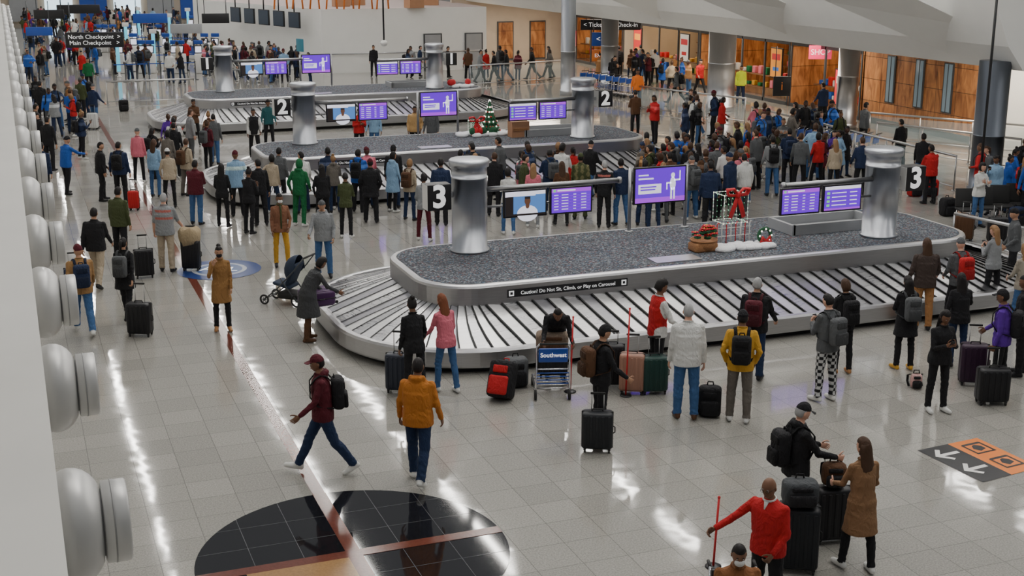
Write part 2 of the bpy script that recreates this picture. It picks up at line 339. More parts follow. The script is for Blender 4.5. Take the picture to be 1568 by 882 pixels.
def carousel(dy,num):
    x0,x1,y0,y1=7.85,18.2,22.9+dy,24.3+dy
    st=stations(x0,x1,y0,y1); n=len(st)
    def P(i,r,z,sh=0):
        i=(i+sh)%n; k=int(math.floor(i)); t=i-k; a=st[k%n]; c=st[(k+1)%n]
        cx=a[0]*(1-t)+c[0]*t; cy=a[1]*(1-t)+c[1]*t; nx=a[2]*(1-t)+c[2]*t; ny=a[3]*(1-t)+c[3]*t
        l=math.hypot(nx,ny); return (cx+nx/l*r,cy+ny/l*r,z)
    c=MB()
    def sweep(prof,mi,sm=False):
        vs=[P(i,r,z) for r,z in prof for i in range(n)]; fs=[]
        for k in range(len(prof)-1):
            for i in range(n): j=(i+1)%n; fs.append((k*n+i,k*n+j,(k+1)*n+j,(k+1)*n+i))
        c.add(vs,fs,mi,sm=sm)
    sweep([(2.42,0),(2.42,.13)],2)
    sweep([(2.42,.12),(2.6,.12),(2.61,.15),(2.61,.4),(2.58,.44),(2.5,.45),(2.44,.43),(2.44,.36)],0)
    sweep([(2.45,.34),(1.0,.72)],2)
    for i in range(n):
        w=1.06
        a=P(i,1.02,.84,.0);bb=P(i,1.02,.815,w)
        r1,r2=1.6,2.05
        c1=P(i,r1,.675,.3);c2=P(i,r1,.65,.3+w)
        e1=P(i,r2,.55,.55);e2=P(i,r2,.525,.55+w)
        o1=P(i,2.46,.435,.8);o2=P(i,2.46,.41,.8+w)
        mi=(1,5,1,3,1,5,3,1,5)[i%9]
        c.add([a,bb,c2,c1,e2,e1,o2,o1],[(0,1,2,3),(3,2,4,5),(5,4,6,7)],mi,sm=False)
        k=.12
        c.add([P(i,1.02,.846,.0),P(i,1.02,.843,k),P(i,2.46,.441,.8),P(i,2.46,.438,.8+k*.8),P(i,r1,.681,.3),P(i,r1,.678,.3+k),P(i,r2,.556,.55),P(i,r2,.553,.55+k)],[(0,1,5,4),(4,5,7,6),(6,7,3,2)],2,sm=False)
    sweep([(1.0,.76),(1.05,.78),(1.07,.82),(1.07,1.14),(1.05,1.18),(1.0,1.2),(.93,1.2)],0)
    sweep([(1.0,.74),(1.075,.75),(1.075,.80)],2)
    c.add([P(i,.94,1.2) for i in range(n)],[tuple(range(n))],4,sm=False)
    px,py=G(1033,397,1.2); c.box((px,py+dy,1.21),(1.0,.45,.02),1)
    qx,qy=G(1262,348,1.2); qy+=dy
    for (ax,ay,w,d) in ((0,-.45,2.2,.08),(0,.45,2.2,.08),(-1.1,0,.08,.98),(1.1,0,.08,.98)): c.box((qx+ax,qy+ay,1.31),(w,d,.22),6)
    c.box((qx,qy,1.22),(2.1,.8,.03),6)
    c.build('baggage_carousel',[m_steel,m_slat,m_rub,m_slat2,m_carpet,m_slat3,m_gray],recalc=True)
    s=MB(); xa=G(765,441,1.0)[0]; xb=G(952,426,1.0)[0]; yf=22.9-1.07+dy-.006
    s.box(((xa+xb)/2,yf,.99),(xb-xa,.006,.15),0)
    for xx in (xa+.08,xb-.08): s.box((xx,yf-.004,.99),(.1,.004,.1),1); s.box((xx,yf-.007,.99),(.05,.004,.05),0)
    so=s.build('caution_sticker',[m_black,m_ltext])
    text('Caution! Do Not Sit, Climb, or Play on Carousel',((xa+xb)/2,yf-.008,.985),.098,m_ltext,so)
    for (cx,cy,side) in ((8.5,24.55+dy,-1),(17.15,22.75+dy,1)):
        k=MB()
        k.lathe((cx,cy,1.2),[(.40,0),(.40,.05),(.36,.06),(.36,1.5),(.365,1.5),(.365,1.54),(.36,1.54),(.36,1.72),(.40,1.74),(.41,1.86),(.38,1.89),(.02,1.90)],n=36)
        k.build('steel_column',[m_col])
        sx=cx+side*.70; zs=2.38 if side<0 else 2.42
        s=MB(); s.rbox((sx,cy-.05,zs),(.5,.34,.52),.015,0); s.box((cx+side*.42,cy,zs),(.12,.08,.1),2)
        s.box((sx-.252,cy-.05,zs),(.006,.33,.5),1)
        so=s.build('carousel_number_sign',[m_black,m_white2,m_gray])
        text(str(num),(sx,cy-.05-.175,zs),.62,m_ltext,so,bold=.02)
        L=3.3 if side<0 else 2.5
        d=-side
        k=MB(); z=2.46
        k.tube([(cx+d*.3,cy-.1,z),(cx+d*L,cy-.1,z)],.055,n=12); k.lathe((cx+d*L,cy-.1,z),[(.07,-.03),(.07,.03)],axis=(1,0,0),n=14)
        k.tube([(cx+d*.3,cy-.1,z-.36),(cx+d*(L-.6),cy-.1,z-.36)],.025,n=8)
        offs=(1.08,2.1)
        for o in offs: k.box((cx+d*o,cy-.1,z-.12),(.08,.05,.3),0)
        k.build('screen_mounting_pipe',[m_steel])
        for q,o in enumerate(offs):
            kind='video' if (side<0 and q==0) else ('list2' if (side>0)!=(q==0) and num!=3 else 'list')
            if side>0 and q==0 and num==3: kind='list2'
            screen(cx+d*(o+.05),cy-.19,z-.32,.88,.5,kind)
    x,y=13.0,25.0+dy
    if num==1: x-=.5
    k=MB()
    for s in (-.68,.68): k.tube([(x+s,y,1.2),(x+s,y,2.6)],.04,n=10); k.lathe((x+s,y,1.2),[(.09,0),(.09,.02),(.04,.03)],n=12)
    k.build('display_stand',[m_steel])
    screen(x,y-.06,2.2,1.2,.74,'ad')
carousel(0,3); carousel(15.6,2); carousel(31.2,1)
COLS=dict(K=(.012,.012,.014),N=(.014,.025,.065),g=(.09,.095,.10),G=(.23,.24,.25),W=(.62,.62,.60),R=(.44,.014,.016),M=(.085,.010,.018),
 J=(.045,.11,.25),D=(.013,.027,.07),T=(.33,.16,.06),B=(.09,.042,.02),P=(.60,.15,.20),O=(.052,.065,.025),Y=(.52,.28,.03),E=(.40,.33,.24),
 F=(.008,.12,.04),U=(.09,.022,.28),L=(.22,.36,.52),A=(.02,.09,.38),C=(.44,.155,.025),H=(.45,.06,.02),V=(.13,.115,.10))
def C(k): return COLS[k] if isinstance(k,str) else k
def c4(k,r=.85): k=C(k); return (k[0],k[1],k[2],r)
def suitcase(u,v,phi=0,col='K',w=.45,d=.27,h=.66,handle=.35,tilt=0,name='suitcase',xy=None,z=0,lying=False):
    s=MB(); cc=c4(col,.42)
    b0=.06
    s.rbox((0,0,b0+h/2),(w,d,h),.05,0,col=cc)
    for sy in (-1,1):
        for i in range(5): s.rbox(((i-2)*w*.19,sy*d/2,b0+h/2),(w*.09,.02,h*.86),.008,0,col=cc)
    s.rbox((0,0,b0+h/2),(w+.012,.025,h+.012),.012,0,col=(.02,.02,.02,.5))
    s.tube([(-.08,0,b0+h),(-.07,0,b0+h+.035),(.07,0,b0+h+.035),(.08,0,b0+h)],.012,n=6,col=(.02,.02,.02,.5))
    s.tube([(w/2,0,b0+h*.4),(w/2+.03,0,b0+h*.43),(w/2+.03,0,b0+h*.57),(w/2,0,b0+h*.6)],.01,n=6,col=(.02,.02,.02,.5))
    for sx in (-1,1):
        for sy in (-1,1):
            s.lathe((sx*(w/2-.05)-.012,sy*(d/2-.045),.03),[(.028,0),(.03,.004),(.03,.02),(.028,.024)],axis=(1,0,0),n=12,col=(.015,.015,.015,.5))
            s.box((sx*(w/2-.05),sy*(d/2-.045),.058),(.04,.04,.02),0,col=(.02,.02,.02,.5))
    if handle:
        for sx in (-.09,.09): s.tube([(sx,d/2-.05,b0+h),(sx,d/2-.05,b0+h+handle)],.008,n=6,col=(.4,.4,.4,.45))
        s.rbox((0,d/2-.05,b0+h+handle),(.22,.03,.035),.01,0,col=(.02,.02,.02,.5))
    if tilt or lying:
        M=np.array(s.v)@(Rx(rad(tilt)) if tilt else Rx(rad(90))).T; M[:,2]-=M[:,2].min(); s.v=[tuple(q) for q in M]
    x,y=xy if xy else G(u,v,z)
    return s.build(name,[m_people],loc=(x,y,z),rot=-AL-rad(phi),color=True)
def bag(u,v,phi=0,col='K',w=.34,d=.2,h=.46,name='backpack',z=0,tilt=0,xy=None,acc=None):
    s=MB(); cc=c4(col,.8); ac=c4(acc or 'K',.8)
    s.rbox((0,0,h/2),(w,d,h),.07,0,col=cc); s.rbox((0,-d/2-.02,h*.32),(w*.78,.09,h*.5),.035,0,col=ac); s.rbox((0,-d/2,h*.75),(w*.6,.04,h*.2),.02,0,col=ac)
    s.tube([(-.05,d*.2,h-.01),(-.04,d*.2,h+.05),(.04,d*.2,h+.05),(.05,d*.2,h-.01)],.011,n=6,col=ac)
    for sx in (-.1,.1): s.tube([(sx,d/2-.03,h*.92),(sx*1.1,d/2+.07,h*.75),(sx*1.15,d/2+.06,h*.35),(sx*1.1,d/2-.02,h*.1)],.022,n=6,col=ac,flat=.4)
    if tilt: M=np.array(s.v)@Rx(rad(tilt)).T; M[:,2]-=M[:,2].min(); s.v=[tuple(q) for q in M]
    x,y=xy if xy else G(u,v,z)
    return s.build(name,[m_people],loc=(x,y,z),rot=-AL-rad(phi),color=True)
# ---------------------------------------------------------------- people
s1=(.55,.31,.22);s2=(.38,.21,.13);s3=(.17,.085,.05);s4=(.075,.037,.025)
HK=(.010,.008,.008);HB=(.055,.027,.014);HL=(.25,.14,.065);HG=(.30,.30,.30);HR=(.16,.05,.02)
POSE={
'stand':dict(L=(2,3,3),R=(-2,2,3),l=(2,9,15,5),r=(-2,9,12,5)),
'stand2':dict(L=(9,11,5),R=(-3,1,3),l=(6,14,45,30),r=(0,8,20,10)),
'walk':dict(L=(24,5,1),R=(-14,20,1),l=(-20,8,15,0),r=(20,8,25,0)),
'walk2':dict(R=(24,5,1),L=(-14,20,1),r=(-20,8,15,0),l=(20,8,25,0)),
'phone':dict(L=(4,5,3),R=(-2,2,3),l=(22,6,92,38),r=(18,8,96,30),tilt=22,curl=.8),
'phone1':dict(L=(4,5,3),R=(-2,2,3),l=(0,8,15,0),r=(24,8,98,30),tilt=20,curl=.8),
'fold':dict(L=(2,3,4),R=(-2,2,3),l=(28,4,88,72),r=(24,4,92,68)),
'pocket':dict(L=(4,5,4),R=(-2,2,3),l=(-14,18,52,38),r=(-14,18,52,38)),
'hip':dict(L=(2,2,6),R=(10,12,7),l=(-18,34,80,55),r=(2,9,18,5)),
'pull':dict(L=(20,5,1),R=(-12,18,1),l=(10,8,25,5),r=(-30,12,8,-5),curl=1.0),
'hold':dict(L=(3,4,3),R=(-3,3,3),l=(0,9,15,0),r=(22,14,28,0),curl=1.0),
'holdl':dict(L=(3,4,3),R=(-3,3,3),r=(0,9,15,0),l=(22,14,28,0),curl=1.0),
'push':dict(L=(14,6,1),R=(-10,14,1),l=(36,6,38,4),r=(36,6,38,4),curl=1.0),
'reach':dict(L=(12,10,4),R=(-8,4,3),l=(40,10,30,0),r=(55,10,20,0),lean=24),
'face':dict(L=(4,5,3),R=(-2,2,3),l=(4,8,25,10),r=(40,14,125,30),curl=.7),
'sit':dict(L=(84,86,7),R=(84,86,7),l=(28,8,55,25),r=(28,8,55,25)),
}
def head_pts(scale=1.0,n=18,m=14):
    out=[]
    for i in range(m):
        t=-math.pi/2+math.pi*(i+.3)/(m-.4)
        row=[]
        for j in range(n):
            a=2*math.pi*j/n; x=math.cos(t)*math.cos(a); y=math.cos(t)*math.sin(a); z=math.sin(t); row.append((x,y,z))
        out.append(row)
    A=np.array(out); x,y,z=A[...,0],A[...,1],A[...,2]
    X=.076*x*(1-.28*np.clip(-z,0,1)**1.4); Z=.118*z
    Y=.096*y
    Y=np.where((z<0)&(y<0),Y*(1-.3*np.clip(-z,0,1)),Y)
    fr=(y>0)
    Y=Y+fr*(.024*np.exp(-(x/.16)**2-((z+.17)/.17)**2)-.009*np.exp(-((abs(x)-.38)/.18)**2-((z-.04)/.12)**2)+.004*np.exp(-((z-.24)/.1)**2)*(y>.5)+.007*np.exp(-(x/.35)**2-((z+.5)/.12)**2)+.012*np.exp(-(x/.35)**2-((z+.85)/.15)**2))
    return np.stack([X,Y,Z],-1)*scale,A
HP,HA=head_pts()
def hairshell(kind):
    x,y,z=HA[...,0],HA[...,1],HA[...,2]
    if kind in('cap','beanie'): line=np.where(y>.2,.30,.18-.1*(y<-.3)); k=1.13 if kind=='beanie' else 1.1
    elif kind=='hood': line=np.where(y>.55,.62,-1.2); line=np.where((y>.1)&(y<=.55),-.2,line); k=1.27
    else:
        line=np.where(y>.25,.50,np.where(y>-.15,.1,-.55)); k={'short':1.07,'buzz':1.035,'long':1.13,'bun':1.07,'afro':1.38,'bob':1.16,'fringe':1.05,'pony':1.07,'curly':1.22}.get(kind,1.07)
        if kind in('long','bob'): line=np.where(y<=.25,-.9,line)
        if kind=='afro': line=np.where(y>.25,.42,np.where(y>-.15,-.15,-.6))
        if kind=='fringe': line=np.where(y>.0,3,np.where(z>.45,3,-.5))
    f=np.clip((z-line)/.16+.5,0,1); sc=.88*(1-f)+k*f
    P=np.stack([.076*x,.096*y,.118*z],-1)*sc[...,None]
    P[...,2]+=.004
    if kind=='curly' or kind=='afro':
        P*= (1+.05*np.sin(x*17+z*9)*np.cos(y*15))[...,None]
    return P
PEOPLE=[]
def hand(mb,w,d,t,pn,skin,curl,L,low=False):
    d=nrm(d); t=nrm(t-d*np.dot(t,d)); pn=nrm(pn-d*np.dot(pn,d)-t*np.dot(pn,t))
    rings=[]
    an=np.linspace(0,2*math.pi,8,endpoint=False)
    for k,(dl,wd,th) in enumerate(((-.03,.024,.02),(.0,.027,.018),(.03,.038,.016),(.07,.042,.014),(.088,.038,.011))):
        rings.append(w+d*dl*L+np.outer(np.cos(an),t)*wd*L+np.outer(np.sin(an),pn)*th*L)
    mb.loft(rings,0,skin)
    n=5
    for i,(off,ln) in enumerate(((.031,.070),(.011,.080),(-.010,.074),(-.030,.058))):
        p=w+d*.078*L+t*off*L; ang=.15+i*.04; pts=[p]
        for s in range(3):
            ang+=curl*(.55 if s==0 else .75)
            p=p+(d*math.cos(ang)+pn*math.sin(ang)+t*off*1.2*(s==0))*ln*(.42,.33,.25)[s]*L; pts.append(p)
        mb.tube(pts,[.0098*L,.009*L,.008*L,.0062*L],n=n,col=skin)
    p=w+d*.02*L+t*.028*L; pts=[p]
    for s,(a,l) in enumerate(((.0,.035),(.25,.032),(.5,.026))):
        p=p+nrm(t*(1-.55*s*(.5+curl*.3))+d*(.55+.3*s)+pn*(.25+a*curl))*l*L; pts.append(p)
    mb.tube(pts,[.0125*L,.011*L,.0095*L,.007*L],n=n,col=skin)
def person(name,u,v,phi=0,h=1.75,top='K',pants='D',shoe='K',skin=s1,hair='short',hc=HK,pose='stand',bulk=1.0,hem=.84,sleeve=True,fem=False,vox=.02,
           turn=0,tilt=None,lean=None,z0=0,mask=None,hood=False,pack=None,hat=None,vest=None,pat=None,xy=None,glasses=False,inner=None,mirror=False,curl=None,zipc=None,collar=None):
    ps=dict(POSE[pose]) if isinstance(pose,str) else dict(pose)
    if mirror: ps['L'],ps['R'],ps['l'],ps['r']=ps['R'],ps['L'],ps['r'],ps['l']
    if isinstance(pose,str) and name=='traveler':
        ru=random.uniform
        for k in 'LR': ps[k]=(ps[k][0]+ru(-5,5),max(1,ps[k][1]+ru(-2,7)),ps[k][2]+ru(-1,3))
        for k in 'lr': ps[k]=(ps[k][0]+ru(-8,8),ps[k][1]+ru(-3,7),ps[k][2]+ru(-8,16),ps[k][3]+ru(-8,8))
        turn+=ru(-25,25)
    lean_=rad(ps.get('lean',2) if lean is None else lean); tilt_=rad(ps.get('tilt',6) if tilt is None else tilt); cu=ps.get('curl',.38) if curl is None else curl
    topc=c4(top);pc=c4(pants);sc=c4(shoe,.5);sk=(skin[0],skin[1],skin[2],.48);hcol=(hc[0],hc[1],hc[2],.62)
    raw=MB(); segs=[]
    wsc=.9 if fem else 1.0
    def U(p):
        p=np.array(p,float); a=lean_*min(1,max(0,(p[2]-.9)/.3)); q=p-np.array([0,0,.98]); return Rx(-a)@q+np.array([0,0,.98])
    low=1e9; bl=math.sqrt(bulk)*(.86 if fem else 1.0); joints=[]
    for sd,key in ((-1,'L'),(1,'R')):
        f,k,ab=[rad(q) for q in ps[key]]
        hip=np.array([sd*.092,0,.92]); thigh=np.array([sd*math.sin(ab),math.sin(f)*math.cos(ab),-math.cos(f)*math.cos(ab)])
        knee=hip+thigh*.425; a=f-k; sh=np.array([sd*math.sin(ab)*.4,math.sin(a),-math.cos(a)]); ank=knee+nrm(sh)*.415
        joints+=[(knee,.16),(ank,.13)]
        pitch=0
        if a<rad(-12): pitch=-(a+rad(10))*.9
        elif a>rad(10): pitch=-(a-rad(4))*.6
        pitch=-pitch
        Rf=Rz(-sd*rad(9))@Rx(pitch)
        raw.capsule(hip,knee,.102*bl,.074*bl,12); segs.append((hip,knee,.102,.074,'leg'))
        mid=knee+(ank-knee)*.33+np.array([0,-.012,0])
        raw.capsule(knee,mid,.074*bl,.074*bl,12); raw.capsule(mid,ank+(knee-ank)*.07,.074*bl,.06*bl,12)
        raw.capsule(ank+(knee-ank)*.22,ank+(knee-ank)*.05,.064*bl,.066*bl,12)
        segs.append((knee,ank+(knee-ank)*.10,.074,.064,'leg'))
        hl=ank+Rf@np.array([0,-.04,-.04]); ball=ank+Rf@np.array([0,.10,-.046]); toe=ank+Rf@np.array([0,.168,-.05])
        raw.capsule(ank,hl,.042,.042,10); raw.capsule(hl,ball,.042,.047,10); raw.capsule(ball,toe,.047,.036,10); raw.capsule(ank+Rf@np.array([0,.02,-.01]),ball,.046,.04,10)
        segs.append((hl,toe,.05,.045,'foot')); segs.append((ank+np.array([0,0,-.02]),ball,.045,.045,'foot'))
        for q,r in ((hl,.040),(ball,.044),(toe,.034)): low=min(low,q[2]-r)
    if fem: T=[(.83,.12,.10,0),(.89,.172,.126,-.005),(.96,.172,.124,-.005),(1.05,.142,.105,0),(1.14,.138,.102,.003),(1.25,.155,.122,.012),(1.34,.162,.115,.008),(1.40,.155,.092,0),(1.445,.115,.078,0),(1.475,.07,.065,0),(1.50,.055,.055,0)]
    else: T=[(.83,.13,.11,0),(.89,.17,.125,0),(.97,.17,.124,0),(1.06,.162,.118,0),(1.17,.170,.122,.003),(1.29,.188,.128,.006),(1.37,.192,.118,.003),(1.425,.17,.095,0),(1.46,.12,.08,0),(1.49,.075,.068,0),(1.515,.06,.06,0)]
    an=np.linspace(0,2*math.pi,20,endpoint=False)
    def ring(z,hw,hd,yo): return np.array([U((hw*math.copysign(abs(math.cos(q))**.85,math.cos(q)),yo+hd*math.copysign(abs(math.sin(q))**.9,math.sin(q)),z)) for q in an])
    raw.loft([ring(z,hw*(bulk if z<1.43 else 1),hd*(bulk if z<1.43 else 1),yo) for z,hw,hd,yo in T])
    sit=ps['L'][0]>60
    zz=[hem,hem+.04]+[z for z in (.6,.72,.84,.95,1.06,1.18,1.30) if z>hem+.07]
    if not sit:
        rr=[]
        for z in zz:
            if z<.84: w0,d0=.192+(.84-z)*.09,.158+(.84-z)*.13
            elif z<1.0: w0,d0=.19,.145
            elif z<1.12: w0,d0=(.158,.12) if fem else (.176,.132)
            else: w0,d0=(.158,.125) if fem else (.188,.136)
            rr.append(ring(z,w0*bulk*wsc**.3,d0*bulk,0))
        raw.loft(rr)
    hw=(.155 if fem else .178)*math.sqrt(bulk)
    raw.capsule(U((-hw*.6,0,1.405)),U((hw*.6,0,1.405)),.062,.062,12)
    nk0,nk1=U((0,.0,1.46)),U((0,.018,1.60)); raw.capsule(nk0,nk1,.058,.052,12)
    segs+= [(U((0,0,.92)),U((0,0,1.08)),.15,.14,'torso'),(U((0,0,1.08)),U((0,0,1.36)),.14,.15,'torso'),(U((-hw*.8,0,1.41)),U((hw*.8,0,1.41)),.07,.07,'torso'),(U((0,0,1.515)),U((0,.018,1.62)),.056,.056,'neck')]
    if hood:
        for q in np.linspace(-1,1,5): raw.capsule(U((q*.085,-.075+.055*abs(q)**2,1.475)),U((q*.08,-.085+.05*abs(q)**2,1.50)),.045,.04,8)
        segs.append((U((-.08,-.07,1.49)),U((.08,-.07,1.49)),.06,.06,'torso'))
    extra=MB()
    for sd,key in ((-1,'l'),(1,'r')):
        f,ab,e,w=[rad(q) for q in ps[key]]
        sh=U((sd*hw,0,1.40)); d=np.array([sd*math.sin(ab),math.sin(f)*math.cos(ab),-math.cos(f)*math.cos(ab)]); d=nrm(Rx(-lean_*.5)@d)
        el=sh+d*.29; a=f+e; d2=nrm(np.array([sd*math.sin(ab)*.6*math.cos(w)-sd*math.sin(w)*math.sin(min(a,1.6)),math.sin(a)*math.cos(w*.8),-math.cos(a)]))
        wr=el+d2*.25; ar=math.sqrt(bulk)*(.88 if fem else 1)
        joints+=[(el,.13)]
        r0,r1,r2=.060*ar,.048*ar,.038*ar
        if not sleeve: r1*=.88; r2*=.85
        raw.capsule(sh,el,r0,r1,10); raw.capsule(el,wr-d2*.015,r1,r2,10)
        segs.append((sh,el,r0,r1,'arm')); segs.append((el,wr-d2*.01,r1,r2,'fore'))
        tdir=np.array([0,math.cos(a),math.sin(a)]); pn=np.array([-sd,0,0.])
        if math.sin(w)>.4: pn=np.array([0,-1,-.2]); tdir=np.array([0,0,1.])
        hand(extra,wr+d2*.01,d2,tdir,pn,sk,cu,1.0)
        if pose in ('phone','phone1') and sd==1:
            pc_=wr+d2*.11+pn*.02; extra.rbox(pc_,(.075,.012,.15),.005,0,R=Rx(rad(-35)),col=(.01,.01,.012,.3))
    hcn=U((0,.028,1.632)); Rh=Rz(-rad(turn))@Rx(-tilt_-lean_*.55)
    def hx(P): return (np.asarray(P).reshape(-1,3)@Rh.T)+hcn
    rings=[hx(HP[i]) for i in range(HP.shape[0])]; extra.loft(rings,0,sk)
    eyec=(.02,.015,.012,.3)
    for sx in (-1,1):
        extra.ell(hx((sx*.029,.083,.004))[0],.011,.006,.0065,col=(.6,.58,.56,.4),n=8,m=5,R=Rh); extra.ell(hx((sx*.029,.0885,.004))[0],.0055,.003,.0055,col=eyec,n=8,m=4,R=Rh)
        extra.ell(hx((sx*.029,.086,.024))[0],.017,.005,.0035,col=hcol,n=8,m=4,R=Rh)
        extra.ell(hx((sx*.077,-.008,-.005))[0],.009,.017,.028,col=sk,n=8,m=5,R=Rh)
    extra.ell(hx((0,.093,-.056))[0],.022,.007,.0075,col=(sk[0]*.75,sk[1]*.5,sk[2]*.5,.4),n=8,m=5,R=Rh)
    colr=[U((.068*math.cos(q),.005+.068*math.sin(q),1.497+.012*-math.sin(q))) for q in np.linspace(0,2*math.pi,14,endpoint=False)]
    cc_=c4(zipc or collar) if (zipc or collar) else (topc[0]*.8,topc[1]*.8,topc[2]*.8,.85)
    extra.tube(colr,.013,n=6,closed=True,col=cc_)
    if collar: extra.tube([U((0,.10*bulk+.012,1.405)),U((0,.075,1.48))],[.006,.03],n=6,col=c4(collar),flat=.4)
    if zipc:
        extra.tube([U((0,.135*bulk+.006,.93)),U((0,.137*bulk+.006,1.1)),U((0,.138*bulk+.007,1.28)),U((0,.115*bulk+.008,1.40)),U((0,.075,1.485))],.02,n=6,col=c4(zipc),flat=.35)
    if mask: extra.ell(hx((0,.075,-.045))[0],.058,.045,.045,col=c4(mask,.8),n=12,m=7,R=Rh)
    if glasses:
        for sx in (-1,1): extra.tube(hx([(sx*.032+.02*math.cos(q),.1,.004+.016*math.sin(q)) for q in np.linspace(0,2*math.pi,10,endpoint=False)]),.0025,n=4,closed=True,col=(.01,.01,.01,.3))
        for sx in (-1,1): extra.tube(hx([(sx*.052,.098,.008),(sx*.078,.0,.006)]),.0025,n=4,col=(.01,.01,.01,.3))
    if hair!='bald':
        k=hair
        if k in('cap','beanie') and hat is None: hcol=c4(inner or random.choice(['K','g','N','M']),.85)
        P=hairshell(k if k!='hoodup' else 'hood'); extra.loft([hx(P[i]) for i in range(P.shape[0])],0,hcol if k!='hoodup' else topc)
        if k=='long':
            an2=np.linspace(0,2*math.pi,12,endpoint=False)
            Rl=Rz(-rad(turn)*.5)@Rx(-lean_*.8)
            rr=[]
            for (z,wx,wy,yo) in ((.06,.07,.06,-.035),(0,.083,.055,-.05),(-.08,.088,.045,-.065),(-.17,.095,.04,-.085),(-.26,.09,.035,-.10),(-.33,.07,.028,-.105),(-.37,.035,.015,-.105)):
                rr.append(np.stack([wx*np.cos(an2),yo+wy*np.sin(an2),np.full(12,z)+.008*np.sin(an2*3)],1)@Rl.T+hcn)
            extra.loft(rr,0,hcol)
        if k=='bun': extra.ell(hx((0,-.06,.12))[0],.045,.045,.04,col=hcol,R=Rh)
        if k=='pony': extra.tube(hx([(0,-.09,.05),(0,-.13,.04),(0,-.14,-.06),(0,-.12,-.16)]),[.03,.032,.028,.01],n=8,col=hcol)
    if hat in('cap','beanie'):
        hcc=c4(inner or 'K',.85)
        P=hairshell(hat); extra.loft([hx(P[i]) for i in range(P.shape[0])],0,hcc)
        if hat=='cap':
            an2=np.linspace(-1.1,1.1,9); outer=[(.072*math.sin(q)*1.05,.07+.10*math.cos(q),.038-.01*abs(q)) for q in an2]; inn=[(.072*math.sin(q),.055+.03*math.cos(q),.05) for q in an2]
            vs=list(hx(outer))+list(hx(inn)); vs+= [q-np.array([0,0,.006]) for q in vs]
            fs=[]
            for i in range(8): fs+= [(i,i+1,9+i+1,9+i),(18+i,18+i+1,27+i+1,27+i)]
            fs+=[(i,i+1,18+i+1,18+i) for i in range(8)]
            extra.add(vs,fs,0,hcc)
        else: extra.ell(hx((0,-.01,.055))[0],.086,.106,.02,col=hcc,n=14,m=5,R=Rh)
    s=h/1.75
    x,y=xy if xy else G(u,v,z0)
    me=bpy.data.meshes.new(name); me.from_pydata(raw.v,[],raw.f)
    ob=bpy.data.objects.new(name,me); scn.collection.objects.link(ob)
    ob.location=(x,y,z0); ob.rotation_euler=(0,0,-AL-rad(phi))
    md=ob.modifiers.new('r','REMESH'); md.mode='VOXEL'; md.voxel_size=vox; md.adaptivity=0
    m2=ob.modifiers.new('s','SMOOTH'); m2.factor=.5; m2.iterations=3 if vox<.018 else 2
    PEOPLE.append(dict(ob=ob,extra=extra,segs=segs,low=low,s=s,top=topc,pants=pc,shoe=sc,skin=sk,hem=hem,sleeve=sleeve,vest=c4(vest) if vest else None,pat=pat,sit=sit,vox=vox,joints=joints))
    if pack:
        cc=c4(pack,.8); dk=tuple(q*.55 for q in C(pack))+(.8,)
        y0=-.125*bulk-.09
        tmp=MB(); tmp.rbox((0,y0,1.2),(.29,.17,.44),.06,0,col=cc); tmp.rbox((0,y0-.095,1.10),(.23,.07,.2),.03,0,col=dk); tmp.rbox((0,y0-.085,1.31),(.2,.03,.1),.012,0,col=dk)
        tmp.tube([(-.04,y0+.04,1.41),(-.03,y0+.04,1.45),(.03,y0+.04,1.45),(.04,y0+.04,1.41)],.01,n=6,col=dk)
        b1=.13*bulk
        for sx in (-1,1): tmp.tube([(sx*.09,y0+.07,1.38),(sx*.10,-.07,1.475),(sx*.105,.0,1.49),(sx*.11,.07,1.45),(sx*.12,b1+.012,1.36),(sx*.135,b1+.02,1.2),(sx*.165*bulk,.06,1.07),(sx*.14,y0+.07,1.02)],.026,n=8,col=dk,flat=.35)
        V=np.array([U(q) for q in tmp.v])*s; V[:,2]-=low*s; tmp.v=[tuple(q) for q in V]
        tmp.build('backpack',[m_people],loc=(x,y,z0),rot=-AL-rad(phi),color=True)
    return ob
